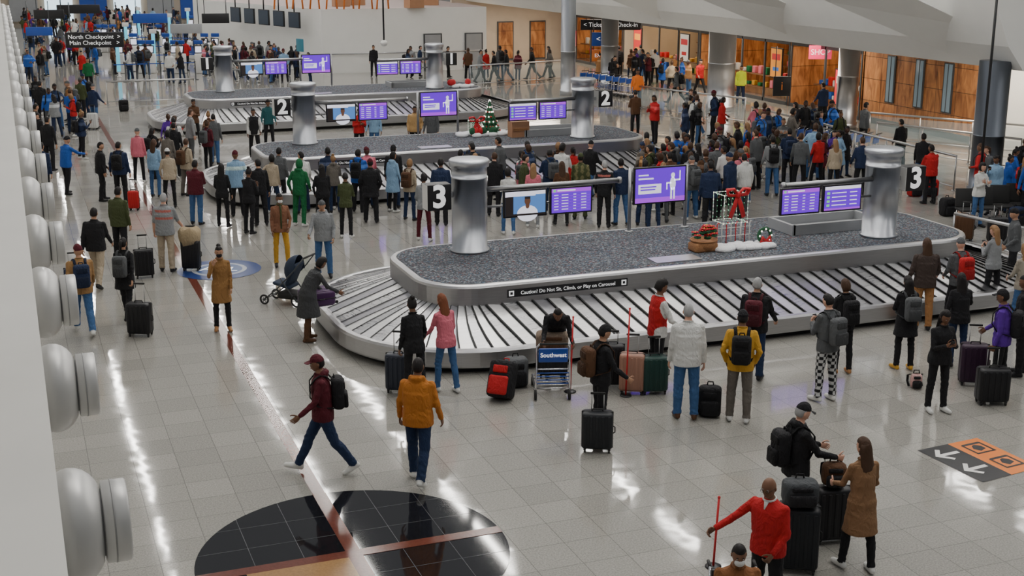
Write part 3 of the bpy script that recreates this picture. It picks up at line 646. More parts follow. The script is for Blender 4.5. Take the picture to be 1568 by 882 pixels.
def finish():
    dg=bpy.context.evaluated_depsgraph_get()
    for t in TEXTS:
        me=bpy.data.meshes.new_from_object(t.evaluated_get(dg)); mt=t.data.materials[0]
        nb=bpy.data.objects.new(t.name,me); me.materials.clear(); me.materials.append(mt)
        scn.collection.objects.link(nb); nb.location=t.location; nb.rotation_euler=t.rotation_euler; nb.parent=t.parent
        nm=t.name; bpy.data.objects.remove(t); nb.name=nm
    for pi_,d in enumerate(PEOPLE):
        ob=d['ob']; me=bpy.data.meshes.new_from_object(ob.evaluated_get(dg))
        nv=len(me.vertices); co=np.empty(nv*3,dtype=np.float32); me.vertices.foreach_get('co',co); co=co.reshape(-1,3).astype(float)
        S=d['segs']; best=np.full(nv,1e9); part=np.zeros(nv,int); names=[]
        for i,(p0,p1,r0,r1,nm) in enumerate(S):
            ax=p1-p0; L=max(1e-6,ax@ax); t=np.clip((co-p0)@ax/L,0,1); q=p0+t[:,None]*ax; dd=np.linalg.norm(co-q,axis=1)-(r0+(r1-r0)*t)
            k=dd<best; best[k]=dd[k]; part[k]=i; names.append(nm)
        nm=np.array(names)[part]
        col=np.zeros((nv,4)); hem=d['hem']; z=co[:,2]
        col[:]=d['top']
        leg=(nm=='leg'); tor=(nm=='torso')
        if d['sit']: pm=leg|(tor&(z<.95))
        else: pm=(leg&(z<hem))|(tor&(z<hem-.005))
        col[pm]=d['pants']
        col[nm=='foot']=d['shoe']; col[nm=='neck']=d['skin']
        so=(nm=='foot')&(z<d['low']+.022); col[so]=(np.array(d['shoe'])*.5+np.array([.3,.3,.3,.3])) if d['shoe'][0]>.1 else np.array(d['shoe'])*.7
        if not d['sleeve']: col[nm=='fore']=d['skin']
        if d['vest']: col[tor&(z>hem)]=d['vest']
        if d['pat']=='plaid':
            k=pm&((np.floor(co[:,0]/.045)+np.floor(z/.055)).astype(int)%2==0); col[k]=(.5,.5,.5,.85)
        if d['pat']=='stripe':
            k=tor&(np.floor(z/.05).astype(int)%3==0)&(z>1.1); col[k]=(.4,.12,.1,.85)
        if d['pat']=='camo':
            k=(~pm)&(np.sin(co[:,0]*40)+np.sin(z*35)*np.cos(co[:,1]*45)>.3)&(nm!='neck')&(nm!='foot'); col[k]=(.16,.15,.07,.85)
        if d['pat']=='band':
            k=(tor|(nm=='arm'))&(z>1.24)&(z<1.34); col[k]=np.clip(np.array(d['top'])*2.2+.05,0,.7); col[k,3]=.85
        if d['vox']<.018:   # real cloth folds gathered round the joints and the waist
            no=np.empty(nv*3,dtype=np.float32); me.vertices.foreach_get('normal',no); no=no.reshape(-1,3)
            w=np.full(nv,.25)
            for jp,jr in d['joints']: w=np.maximum(w,1.0*np.exp(-(np.linalg.norm(co-jp,axis=1)/jr)**2))
            w=np.maximum(w,.8*np.exp(-((z-1.02)/.10)**2)*tor)
            ph=pi_*1.7
            fold=np.sin(62*z+16*co[:,0]+9*co[:,1]+2.6*np.sin(13*co[:,0]+9*z+ph)+ph)+.6*np.sin(38*z-30*co[:,1]+3*np.sin(15*z+ph))
            cloth=(nm!='neck')&(nm!='foot')
            if not d['sleeve']: cloth&=(nm!='fore')
            co=co+no*(fold*w*cloth*.0048)[:,None]
            col[:,:3]*=(1+.0*w)[:,None]
        ex=d['extra']; V=np.vstack([co,np.array(ex.v)])
        CC=np.vstack([col,np.array(ex.c)])
        V[:,2]-=d['low']; V[:,2]=np.maximum(V[:,2],0.0) ; V*=d['s']
        npoly=len(me.polygons); ls=np.empty(len(me.loops),dtype=np.int32); me.loops.foreach_get('vertex_index',ls)
        st=np.empty(npoly,dtype=np.int32); lt=np.empty(npoly,dtype=np.int32); me.polygons.foreach_get('loop_start',st); me.polygons.foreach_get('loop_total',lt)
        exf=[tuple(i+nv for i in f) for f in ex.f]
        l2=np.array([i for f in exf for i in f],dtype=np.int32); t2=np.array([len(f) for f in exf],dtype=np.int32); s2_=np.concatenate([[0],np.cumsum(t2)[:-1]]).astype(np.int32)+len(ls)
        nme=bpy.data.meshes.new(ob.name); nme.vertices.add(len(V)); nme.vertices.foreach_set('co',V.astype(np.float32).ravel())
        nme.loops.add(len(ls)+len(l2)); nme.loops.foreach_set('vertex_index',np.concatenate([ls,l2]))
        nme.polygons.add(npoly+len(t2)); nme.polygons.foreach_set('loop_start',np.concatenate([st,s2_])); 
        try: nme.polygons.foreach_set('loop_total',np.concatenate([lt,t2]))
        except Exception: pass
        nme.update(calc_edges=True); nme.polygons.foreach_set('use_smooth',[True]*(npoly+len(t2)))
        at=nme.color_attributes.new('Col','FLOAT_COLOR','POINT'); at.data.foreach_set('color',CC.astype(np.float32).ravel())
        nme.materials.append(m_people); old=ob.data; ob.modifiers.clear(); ob.data=nme; bpy.data.meshes.remove(old); bpy.data.meshes.remove(me)
NV=.013
# ---- foreground
person('man_in_maroon_jacket',498,724,-100,1.8,'M','D','W',s3,'short',HK,dict(L=(-20,16,1),R=(27,4,1),l=(22,8,30,0),r=(-18,10,20,0)),bulk=1.05,vox=NV,hat='cap',inner='M',pack='K',hood=True)
person('man_in_orange_hoodie',642,738,12,1.8,'C','D','W',s3,'short',HK,dict(L=(12,4,2),R=(-12,22,2),l=(2,14,20,5),r=(4,14,22,5)),bulk=1.12,vox=NV,hood=True)
person('woman_in_pink_sweater',684,600,-35,1.68,'P','J','W',s1,'long',HR,dict(L=(12,10,3),R=(-8,4,3),l=(25,8,30,10),r=(10,10,35,10)),fem=True,vox=NV,lean=8)
person('woman_in_black_top',636,612,-20,1.72,'K','K','K',s3,'bun',HK,'hold',vox=NV,lean=6,fem=True)
person('man_in_black_sweater',918,668,70,1.76,'K','K','T',s2,'short',HK,'hold',vox=NV,tilt=18,hat='cap',pack='B')
person('attendant_in_red_vest',1004,590,70,1.84,'W','K','K',s3,'curly',HK,'hold',vox=NV,tilt=18,vest='R')
person('man_in_white_sweatshirt',1049,641,0,1.86,'W','J','B',s1,'buzz',HG,'stand',bulk=1.12,vox=NV)
person('man_in_yellow_jacket',1130,646,10,1.8,'Y','V','W',s3,'short',HK,'pocket',bulk=1.06,vox=NV,hat='beanie',inner='K',pack='K')
person('man_in_dark_jacket',1152,580,20,1.78,'K','D','K',s2,'short',HG,'hold',bulk=1.15,vox=NV,pack='M')
person('man_in_plaid_pajamas',1262,614,-30,1.8,'g','K','W',s1,'short',HK,'phone',vox=NV,pack='g',pat='plaid')
person('woman_in_black_jacket',1288,572,-15,1.68,'K','K','T',s2,'bob',HB,'phone',fem=True,vox=NV,pack='K')
person('woman_in_black_coat',1382,566,-10,1.68,'K','K','Y',s2,'long',HK,'phone',fem=True,vox=NV,hem=.66,pack='g',bulk=1.08)
person('woman_in_black_tracksuit',1432,630,165,1.7,'K','K','W',s3,'long',HK,'phone',fem=True,vox=NV,bulk=1.1)
person('man_in_purple_hoodie',1526,602,-60,1.78,'U','K','G',s3,'short',HK,'hold',vox=NV,hat='cap',pack='K')
person('man_in_black_hoodie',1212,822,75,1.8,'K','D','K',s1,'short',HG,'push',bulk=1.06,vox=NV,hat='cap',inner='K',pack='K',hood=True,tilt=18,zipc='g')
person('woman_in_camel_coat',1312,874,-15,1.68,(.22,.12,.06),'K','W',s1,'long',HB,dict(L=(12,8,6),R=(-6,2,4),l=(25,10,45,10),r=(12,12,70,25)),fem=True,vox=NV,hem=.54,turn=-15)
person('man_in_red_sweater',1170,950,-140,1.72,'R','K','K',s3,'bald',HG,dict(L=(3,4,5),R=(-3,3,5),l=(6,10,40,30),r=(34,38,25,-16),curl=1.0),bulk=1.1,vox=NV,glasses=True,tilt=12,collar='W')
person('woman_in_tan_coat',342,506,165,1.68,(.26,.135,.045),'K','T',s2,'bun',HK,'face',fem=True,vox=NV,hem=.6,mask='K')
person('woman_in_charcoal_coat',474,522,60,1.66,(.045,.047,.05),'B','B',s3,'bob',HK,dict(L=(6,8,3),R=(-6,3,3),l=(25,10,20,5),r=(45,10,15,0),lean=26),fem=True,bulk=1.18,vox=NV,hem=.52,tilt=25)
person('man_in_gray_hoodie',497,424,175,1.75,'G','J','K',s2,'short',HK,dict(L=(3,4,4),R=(-3,3,4),l=(0,12,35,15),r=(25,14,40,0),curl=.9),bulk=1.05,vox=NV,hood=True,hat='beanie',inner='g')
person('woman_in_brown_jacket',432,408,160,1.72,(.2,.09,.05),'Y','K',s3,'short',HK,'stand2',fem=True,vox=NV,mask='W',bulk=1.08,zipc='O')
person('man_in_tan_jacket',131,512,-25,1.78,(.3,.17,.07),'J','W',s2,'beanie',HK,'walk',bulk=1.1,vox=NV,pack='N',turn=-20)
person('woman_with_gray_backpack',196,490,5,1.68,'K','K','K',s2,'pony',HK,'pull',fem=True,vox=NV,pack='g',bulk=1.08,hem=.7)
person('man_in_black_coat',152,440,0,1.78,'K','E','K',s2,'short',HK,'walk',bulk=1.12,vox=NV)
person('man_in_olive_jacket',187,400,15,1.76,'O','K','K',s2,'short',HK,'stand',bulk=1.1,vox=NV)
person('man_in_striped_shirt',257,416,0,1.8,'G','E','K',s1,'short',HG,'hold',bulk=1.12,vox=NV,pat='stripe',sleeve=False)
person('person_bending_over_cart',850,582,178,1.7,'K','K','K',s3,'short',HK,'reach',vox=NV,lean=52,tilt=0)
# ---- middle distance
M=[(303,344,10,1.72,'M','J',s3,'short',HK,'fold',dict(bulk=1.15)),(343,348,5,1.68,'K','K',s2,'long',HK,'stand2',dict(fem=1)),
(400,345,-20,1.76,'K','K',s2,'short',HK,'stand',{}),(384,358,20,1.7,'K','K',s3,'bun',HK,'phone',dict(fem=1)),(430,318,10,1.7,'g','K',s3,'short',HK,'stand',{}),
(461,346,15,1.76,'F','F',s3,'hoodup',HK,'pocket',dict(hood=True,shoe='W')),(496,348,-10,1.66,'K','K',s3,'long',HK,'stand2',dict(fem=1,bulk=1.1)),
(531,364,5,1.66,'O','K',s3,'short',HK,'phone',dict(fem=1,shoe='W')),(569,341,0,1.72,'K','K',s3,'short',HK,'pocket',dict(hat='cap',inner='M',bulk=1.15,hem=.72)),
(604,318,0,1.78,'K','D',s3,'short',HK,'stand',dict(hat='cap')),(628,338,20,1.66,'E','D',s1,'bob',HL,'stand2',dict(fem=1,pack='B')),
(650,369,10,1.7,'G','M',s3,'curly',HK,'stand2',dict(fem=1,shoe='W')),(676,345,0,1.78,'N','K',s3,'short',HK,'stand',dict(bulk=1.1)),
(706,322,0,1.7,'g','K',s2,'short',HK,'stand',{}),(757,330,10,1.74,'K','K',s1,'short',HB,'stand',{}),(778,358,0,1.7,'W','J',s2,'bob',HK,'fold',dict(fem=1,shoe='W')),
(816,348,5,1.68,'P','G',s1,'long',HL,'stand',dict(fem=1,shoe='W')),(860,345,-5,1.7,'B','K',s1,'long',HB,'stand2',dict(fem=1)),(888,335,0,1.78,'O','O',s3,'short',HK,'stand',dict(pat='camo',hat='cap',inner='O')),
(924,348,10,1.76,'K','K',s1,'short',HG,'stand',dict(pat='stripe')),(950,345,-20,1.78,'N','J',s2,'short',HK,'stand2',{}),(985,345,20,1.74,'K','D',s3,'short',HK,'fold',{}),
(1000,352,-10,1.7,'W','D',s3,'bob',HK,'stand',dict(fem=1)),(1085,352,0,1.8,'N','K',s3,'short',HK,'stand',dict(bulk=1.1)),(1024,330,-30,1.75,'B','K',s2,'short',HK,'stand',{}),
(215,280,0,1.7,'P','K',s1,'cap',HK,'stand',dict(fem=1,shoe='W')),(187,312,0,1.78,'N','K',s2,'short',HK,'stand',dict(pack='K',bulk=1.1)),(158,308,60,1.72,'K','K',s2,'short',HK,'stand2',dict(bulk=1.1)),
(105,298,30,1.74,'A','K',s2,'beanie',HG,'reach',dict(lean=8)),(240,302,10,1.7,'L','J',s2,'long',HB,'stand',dict(fem=1)),(262,318,-20,1.68,'E','K',s2,'short',HK,'stand2',dict(fem=1,hat='cap',inner='W')),
(288,300,30,1.7,'E','V',s2,'short',HB,'stand',dict(pack='B')),(300,222,170,1.7,'B','K',s3,'pony',HK,'phone',dict(fem=1)),(330,252,0,1.7,'g','J',s2,'short',HK,'stand',{}),
(391,242,165,1.72,'W','K',s3,'short',HK,'stand2',dict(vest='K')),(413,224,160,1.7,(.02,.09,.10),'K',s3,'curly',HK,'stand',{}),(270,270,0,1.72,'K','K',s2,'short',HK,'stand',{}),
(78,262,10,1.78,'K','K',s2,'short',HK,'stand',{}),(70,312,0,1.76,'N','K',s2,'short',HK,'stand',{}),(112,205,0,1.75,'A','D',s1,'short',HB,'stand2',{}),(146,196,20,1.76,'N','J',s1,'cap',HK,'hold',{}),
(66,190,0,1.75,'K','K',s2,'short',HK,'stand',{}),(138,143,160,1.75,'F','K',s2,'short',HK,'stand',{}),(551,238,160,1.66,'R','K',s3,'short',HK,'fold',dict(bulk=1.1)),(574,238,180,1.7,'L','J',s3,'short',HK,'stand',{}),
(636,238,170,1.74,(.45,.28,.12),'K',s3,'short',HK,'stand2',dict(bulk=1.1)),(662,240,190,1.76,'g','K',s2,'short',HK,'stand',{}),
(972,208,-20,1.75,'B','K',s2,'short',HK,'phone',{}),(975,168,180,1.8,(.8,.2,.03),'N',s3,'short',HK,'stand',{}),(1133,160,180,1.8,(.65,.8,.03),'N',s2,'short',HK,'stand',{}),
(1036,160,-60,1.78,'g','K',s2,'short',HK,'walk',dict(pack='K')),(1293,186,180,1.8,'K','K',s3,'bald',HK,'fold',{}),(1258,195,-30,1.8,'N','K',s2,'short',HK,'stand2',dict(bulk=1.15)),
(1376,262,-20,1.7,'K','K',s2,'short',HK,'stand2',{}),(1320,232,60,1.75,'g','K',s3,'short',HK,'stand',dict(hat='beanie')),(1408,290,20,1.7,'K','J',s3,'short',HK,'stand',{}),(1421,312,-20,1.7,'R','K',s3,'short',HK,'fold',dict(bulk=1.15)),
(1494,348,160,1.72,'W','J',s1,'bob',HK,'fold',dict(fem=1)),(1316,300,-10,1.74,'N','K',s1,'short',HB,'stand2',dict(bulk=1.1)),(1275,300,-10,1.68,'E','K',s1,'long',HL,'stand',dict(fem=1)),
(1180,300,0,1.78,'G','J',s3,'short',HK,'stand',dict(pack='K')),(1222,295,10,1.78,'g','K',s2,'short',HB,'stand',{}),(1250,290,-20,1.72,'R','K',s3,'bob',HK,'stand2',dict(fem=1)),(1205,285,0,1.78,'N','K',s2,'short',HK,'stand',dict(pack='N')),
(1410,505,0,1.8,(.05,.035,.03),'T',s2,'long',HB,'hold',dict(bulk=1.1,vox=NV)),(1462,500,-15,1.76,'g','K',s1,'cap',HG,'stand2',dict(pack='R',vox=NV)),(1515,470,-30,1.7,'G','K',s1,'long',HL,'phone',dict(fem=1,vox=NV)),
(1560,505,-20,1.7,(.3,.27,.22),'J',s1,'long',HL,'stand2',dict(fem=1,vox=NV)),(1462,560,-5,1.68,'K','D',s3,'long',HK,'hold',dict(fem=1,vox=NV,bulk=1.1)),(1546,440,-80,1.75,'g','K',s2,'beanie',HK,'stand2',{}),
(1560,575,-60,1.78,'K','K',s3,'short',HK,'stand',dict(vox=NV,bulk=1.1)),
(735,127,90,1.75,'G','K',s2,'short',HK,'walk',{}),(757,128,-90,1.75,'K','K',s2,'short',HK,'walk2',{}),(776,126,-90,1.75,'K','D',s3,'short',HK,'walk',{}),(815,122,-90,1.8,'K','K',s3,'short',HK,'walk2',{}),(841,120,-80,1.75,'g','K',s2,'short',HK,'walk',{}),
(573,118,180,1.75,'K','K',s2,'short',HK,'stand',{}),(1002,128,0,1.78,'W','K',s2,'short',HK,'stand',{}),(947,120,0,1.75,'K','K',s2,'short',HK,'stand',{}),(980,118,0,1.75,'g','J',s2,'short',HK,'stand',{})]
for (u,v,phi,h,t,p_,sk,hr,hc,po,kw) in M:
    kw=dict(kw); kw['fem']=bool(kw.get('fem',0)); kw.setdefault('vox',.0175 if v>300 else .019 if v>230 else .026)
    person('traveler',u,v,phi,h,t,p_,kw.pop('shoe','K'),sk,hr,hc,po,**kw)
# ---- crowds
BA=G(495,113); BL=G(300,84); BX=G(762,110)[0]
BLOCK=[BA,(BX,BA[1]-.6),(BX+.2,BA[1]+16),(BL[0]+6,BA[1]+22),BL]
def inside(q,poly):
    c=False; n=len(poly)
    for i in range(n):
        a,b_=poly[i],poly[i-1]
        if (a[1]>q[1])!=(b_[1]>q[1]) and q[0]<(b_[0]-a[0])*(q[1]-a[1])/(b_[1]-a[1])+a[0]: c=not c
    return c
BIG=[(25.7,59.3,.36),(29.6,51.2,.6),(26.8,30.7,.45),(31.4,44.3,.42),(29.2,62,.45)]
def blocked(q):
    if q[0]<.45 or q[0]>32.7 or q[1]>125: return True
    if inside(q,[(p_[0],p_[1]) for p_ in BLOCK]) or inside((q[0]+.4,q[1]+.5),BLOCK): return True
    for dy in (0,15.6,31.2):
        if 5.0<q[0]<21.1 and 20.0+dy<q[1]<27.2+dy: return True
    return any(math.hypot(q[0]-a,q[1]-b_)<r+.5 for a,b_,r in BIG)
cpal=['K','K','K','N','N','g','g','G','B','D','M','R','P','E','W','A','O','T','V','L','U','A','R']
used=[tuple(d['ob'].location[:2]) for d in PEOPLE]
def crowd(n,poly,vox,ph=None,minD=.55,poses=('stand','stand2','fold','phone1','pocket','walk','hip','phone')):
    c=0;tries=0
    while c<n and tries<n*30:
        tries+=1
        a,b_=random.random(),random.random()
        q=[poly[0][i]*(1-a)*(1-b_)+poly[1][i]*a*(1-b_)+poly[2][i]*a*b_+poly[3][i]*(1-a)*b_ for i in (0,1)]
        if blocked(q) or any((q[0]-w[0])**2+(q[1]-w[1])**2<minD**2 for w in used): continue
        used.append(q); c+=1
        fem=random.random()<.45
        phi=(random.uniform(-180,180) if ph is None else random.gauss(ph,35))
        person('traveler',0,0,phi,random.uniform(1.6,1.68) if fem else random.uniform(1.7,1.84),random.choice(cpal),random.choice(['K','K','D','J','g','N']),random.choice(['K','K','W']),random.choice([s1,s2,s3,s3,s4]),
          random.choice(['long','bun','bob','pony','long']) if fem else random.choice(['short','short','buzz','beanie','cap','curly']),random.choice([HK,HK,HB,HL if fem else HK]),random.choice(poses),
          fem=fem,vox=vox,bulk=random.uniform(1,1.15),xy=q,pack=random.choice([None,None,'K','g']),hood=random.random()<.3,pat=random.choice([None,None,None,'band']),hem=random.choice([.84,.84,.84,.7,.6] if fem else [.84,.84,.78]))
crowd(38,[G(1000,345),G(1140,335),G(1165,262),G(960,262)],.024,ph=-30,minD=.5)
crowd(24,[G(1160,285),G(1300,285),G(1290,225),G(1150,225)],.026)
crowd(14,[G(700,330),G(930,335),G(900,300),G(720,300)],.024,ph=0)
crowd(12,[G(340,332),G(620,325),G(600,300),G(380,300)],.024,ph=0)
crowd(75,[G(25,130),G(320,130),G(360,60),G(40,30)],.038)
crowd(40,[G(20,70),G(300,60),G(240,24),G(40,24)],.06)
crowd(12,[G(560,118),G(760,130),G(860,122),G(640,117)],.038)
crowd(28,[G(320,130),G(480,128),G(440,112),G(300,95)],.038)
crowd(16,[G(920,145),G(1080,150),G(1040,110),G(900,100)],.038)
crowd(10,[G(1490,330),G(1600,360),G(1590,300),G(1500,290)],.025)
crowd(14,[G(45,250),G(160,250),G(170,150),G(45,150)],.03)
crowd(8,[G(230,290),G(330,290),G(330,240),G(240,240)],.026,ph=20)
crowd(10,[G(960,235),G(1120,225),G(1100,200),G(980,205)],.03)
# ---------------------------------------------------------------- luggage
suitcase(611,600,10,(.025,.03,.045),.42,.26,.62)
suitcase(914,690,5,(.016,.018,.021),.46,.27,.56,.25)
suitcase(967,602,8,(.32,.17,.12),.42,.26,.64,.3)
suitcase(1001,602,-6,(.015,.045,.038),.44,.26,.6,.3)
suitcase(937,592,0,'K',.4,.26,.7,.2)
suitcase(216,514,5,'K',.46,.27,.6,.35)
suitcase(294,414,0,'K',.42,.25,.66,.3)
suitcase(222,425,-20,'K',.42,.25,.6,.3)
suitcase(1218,872,10,(.01,.012,.015),.5,.32,.78,.3)
suitcase(1270,828,-10,'K',.46,.28,.68,.35)
suitcase(1488,588,10,(.03,.012,.03),.46,.3,.66,.3)
suitcase(1517,618,0,'K',.5,.3,.56,.3)
suitcase(143,198,0,'W',.42,.25,.6,.3)
suitcase(206,322,0,'R',.3,.2,.5,.3)
suitcase(512,462,60,(.06,.02,.08),.5,.28,.6,0,z=.62,lying=True)
suitcase(1475,368,30,'B',.45,.28,.6,.3); suitcase(1525,372,0,'K',.45,.28,.6,.3)
suitcase(116,452,-15,'N',.4,.26,.55,.3)
bag(765,614,20,'K',.42,.34,.62,acc='R',tilt=-25); bag(1086,636,10,'K',.36,.24,.5,acc='K'); bag(1073,634,-20,(.35,.38,.03),.16,.12,.4,name='shopping_bag'); bag(790,590,-10,'g',.4,.3,.5,name='duffel_bag')
bag(1402,594,0,(.6,.36,.34),.2,.1,.26,name='shopping_bag')
bag(1218,0,0,(.05,.055,.06),.42,.28,.3,xy=G(1218,872),z=.86,name='duffel_bag')
bag(1272,0,0,'B',.3,.2,.3,xy=G(1270,828),z=.76,name='tote_bag')
for (u,v,c) in ((1425,300,'R'),(1450,330,'K'),(1540,320,'R'),(1555,345,'N'),(1400,300,'R'),(190,170,'K')): bag(u,v,random.uniform(-40,40),c,.4,.3,.5)
s=MB(); x,y=G(294,414)
rings=[]
for z,w in ((1.0,.12),(.98,.2),(.9,.25),(.75,.24),(.62,.21)):
    rings.append([(w*math.cos(a)*(1+.08*math.sin(5*a)),w*.75*math.sin(a)*(1+.1*math.cos(4*a)),z+.03*math.sin(3*a)) for a in np.linspace(0,2*math.pi,24,endpoint=False)])
s.loft([np.array(r) for r in rings],0,(.36,.28,.17,.9)); s.build('draped_coat',[m_people],loc=(x,y,0),color=True)
# ---- luggage cart
def cart(x,y,rot,name='luggage_cart'):
    s=MB()
    for sx in (-.28,.28):
        s.tube([(sx,.45,.16),(sx,-.35,.16),(sx,-.42,.22),(sx*.95,-.5,.95),(sx*.8,-.58,1.02)],.016,n=8)
        s.lathe((sx-.02,.38,.07),[(.07,0),(.07,.04)],axis=(1,0,0),n=14,mi=1); s.lathe((sx-.02,-.38,.09),[(.09,0),(.09,.04)],axis=(1,0,0),n=16,mi=1)
        s.box((sx,.38,.12),(.03,.04,.1),0); s.box((sx,-.38,.14),(.03,.04,.1),0)
    s.tube([(-.23,-.58,1.02),(.23,-.58,1.02)],.02,n=8,mi=1)
    for k in range(5): s.tube([(-.28,-.3+k*.17,.17),(.28,-.3+k*.17,.17)],.01,n=6)
    s.tube([(-.28,.45,.16),(.28,.45,.16)],.016,n=8); s.tube([(-.27,-.45,.55),(.27,-.45,.55)],.012,n=8)
    s.rbox((0,-.49,.80),(.48,.04,.24),.015,2,R=Rx(rad(6)))
    for zz in (.3,.36,.42,.48): s.tube([(-.26,-.44,zz),(.26,-.44,zz)],.008,n=6,mi=2)
    return s.build(name,[m_chrome,m_rub,m_blue],loc=(x,y,0),rot=rot)
x,y=G(843,600); co_=cart(x,y,-AL+.05)
text('Southwest',(0,-.527,.81),.10,m_ltext,co_,rot=(rad(90-6),0,0),bold=.002)
bag(0,0,0,(.2,.15,.11),.55,.35,.3,xy=G(845,585),z=.60,name='duffel_bag',acc='B'); suitcase(0,0,0,'K',.5,.3,.40,0,xy=G(846,592),z=.18)
def cline(p,q,n):
    for i in range(n):
        t=i/(n-1); x=p[0]+(q[0]-p[0])*t; y=p[1]+(q[1]-p[1])*t; cart(x,y,math.atan2(q[1]-p[1],q[0]-p[0])+math.pi/2)
cline(G(1168,232),G(1318,248),13); cline(G(885,138),G(965,150),9)
for (u,v,z0_,l) in ((958,606,.0,1.5),(1092,868,.0,.9),(873,600,0,1.3)):
    s=MB(); x,y=G(u,v); s.tube([(x,y,z0_),(x+.04,y,z0_+l)],.014,n=8); s.ell((x+.04,y,z0_+l),.018,.018,.02); s.lathe((x,y,0),[(.1,0),(.1,.015),(.03,.02)],n=16,mi=1); s.build('wheelchair_flag_pole',[m_red,m_black])
# ---- wheelchair with passenger
WX=G(1122,1018)
s=MB()
for sx in (-.3,.3):
    s.tube([(sx,.3*math.cos(a),.31+.3*math.sin(a)) for a in np.linspace(0,2*math.pi,28,endpoint=False)],.016,n=6,closed=True,mi=1)
    s.tube([(sx*1.08,.26*math.cos(a),.31+.26*math.sin(a)) for a in np.linspace(0,2*math.pi,28,endpoint=False)],.008,n=6,closed=True)
    for a in np.linspace(0,math.pi,5,endpoint=False): s.tube([(sx,.3*math.cos(a),.31+.3*math.sin(a)),(sx,-.3*math.cos(a),.31-.3*math.sin(a))],.004,n=4)
    s.tube([(sx*.8,-.25,1.0),(sx*.8,-.2,.5),(sx*.8,.25,.48),(sx*.8,.4,.15),(sx*.7,.55,.1)],.014,n=8); s.tube([(sx*.8,-.25,1.0),(sx*.8,-.38,1.0)],.018,n=8,mi=1)
    s.rbox((sx*.88,.0,.72),(.05,.34,.04),.015,2); s.tube([(sx*.8,.15,.48),(sx*.8,.15,.7)],.012,n=6)
    s.lathe((sx*.8-.015,.35,.08),[(.08,0),(.08,.03)],axis=(1,0,0),n=14,mi=1); s.rbox((sx*.45,.55,.1),(.18,.18,.02),.008,2)
s.rbox((0,0,.47),(.46,.42,.05),.02,2); s.rbox((0,-.23,.75),(.46,.04,.45),.015,2)
s.build('wheelchair',[m_chrome,m_rub,m_black],loc=(WX[0],WX[1],0),rot=-AL-rad(180))
person('person_in_wheelchair',0,0,180,1.7,(.2,.08,.028),'g','K',s3,'short',HK,'sit',xy=WX,mask='W',vox=NV,z0=.06,bulk=1.15,tilt=14)
# ---- stroller
x,y=G(440,464); s=MB()
for sx in (-.24,.24):
    s.tube([(sx,-.55,1.05),(sx,-.35,.8),(sx,.1,.35),(sx,.38,.12)],.014,n=8); s.tube([(sx,-.35,.12),(sx,-.05,.5),(sx,.0,.6)],.014,n=8)
    for yy,rr in ((-.36,.12),(.4,.09)):
        s.tube([(sx,yy+rr*math.cos(a),rr+.015+rr*math.sin(a)) for a in np.linspace(0,2*math.pi,20,endpoint=False)],.02,n=6,closed=True,mi=1); s.lathe((sx-.015,yy,rr+.015),[(.03,0),(.03,.03)],axis=(1,0,0),n=10)
        for a in np.linspace(0,math.pi,3,endpoint=False): s.tube([(sx,yy+rr*math.cos(a),rr+.015+rr*math.sin(a)),(sx,yy-rr*math.cos(a),rr+.015-rr*math.sin(a))],.007,n=4)
s.tube([(-.24,-.55,1.05),(.24,-.55,1.05)],.022,n=8,mi=1); s.tube([(-.24,.38,.12),(.24,.38,.12)],.012,n=6); s.tube([(-.24,-.36,.14),(.24,-.36,.14)],.012,n=6)
s.rbox((0,.02,.42),(.4,.42,.07),.03,2,R=Rx(rad(12))); s.rbox((0,-.2,.66),(.4,.08,.5),.035,2,R=Rx(rad(25))); s.rbox((0,-.1,.2),(.38,.45,.14),.04,1)
rings=[]
for a in np.linspace(0,2.1,7):
    rings.append(np.array([(.23*math.cos(t),-.32+.34*math.sin(a)*1.0*max(.12,math.sin(t)),.72+.34*math.cos(a)*math.sin(t)) for t in np.linspace(0,math.pi,12)]))
vs=[p_ for r in rings for p_ in r]; fs=[(i*12+j,i*12+j+1,(i+1)*12+j+1,(i+1)*12+j) for i in range(6) for j in range(11)]
s.add(vs,fs,2)
s.build('stroller',[m_dgray,m_rub,mat('stroller_fabric',(.015,.027,.055),.85)],loc=(x,y,0),rot=-AL-rad(-70))
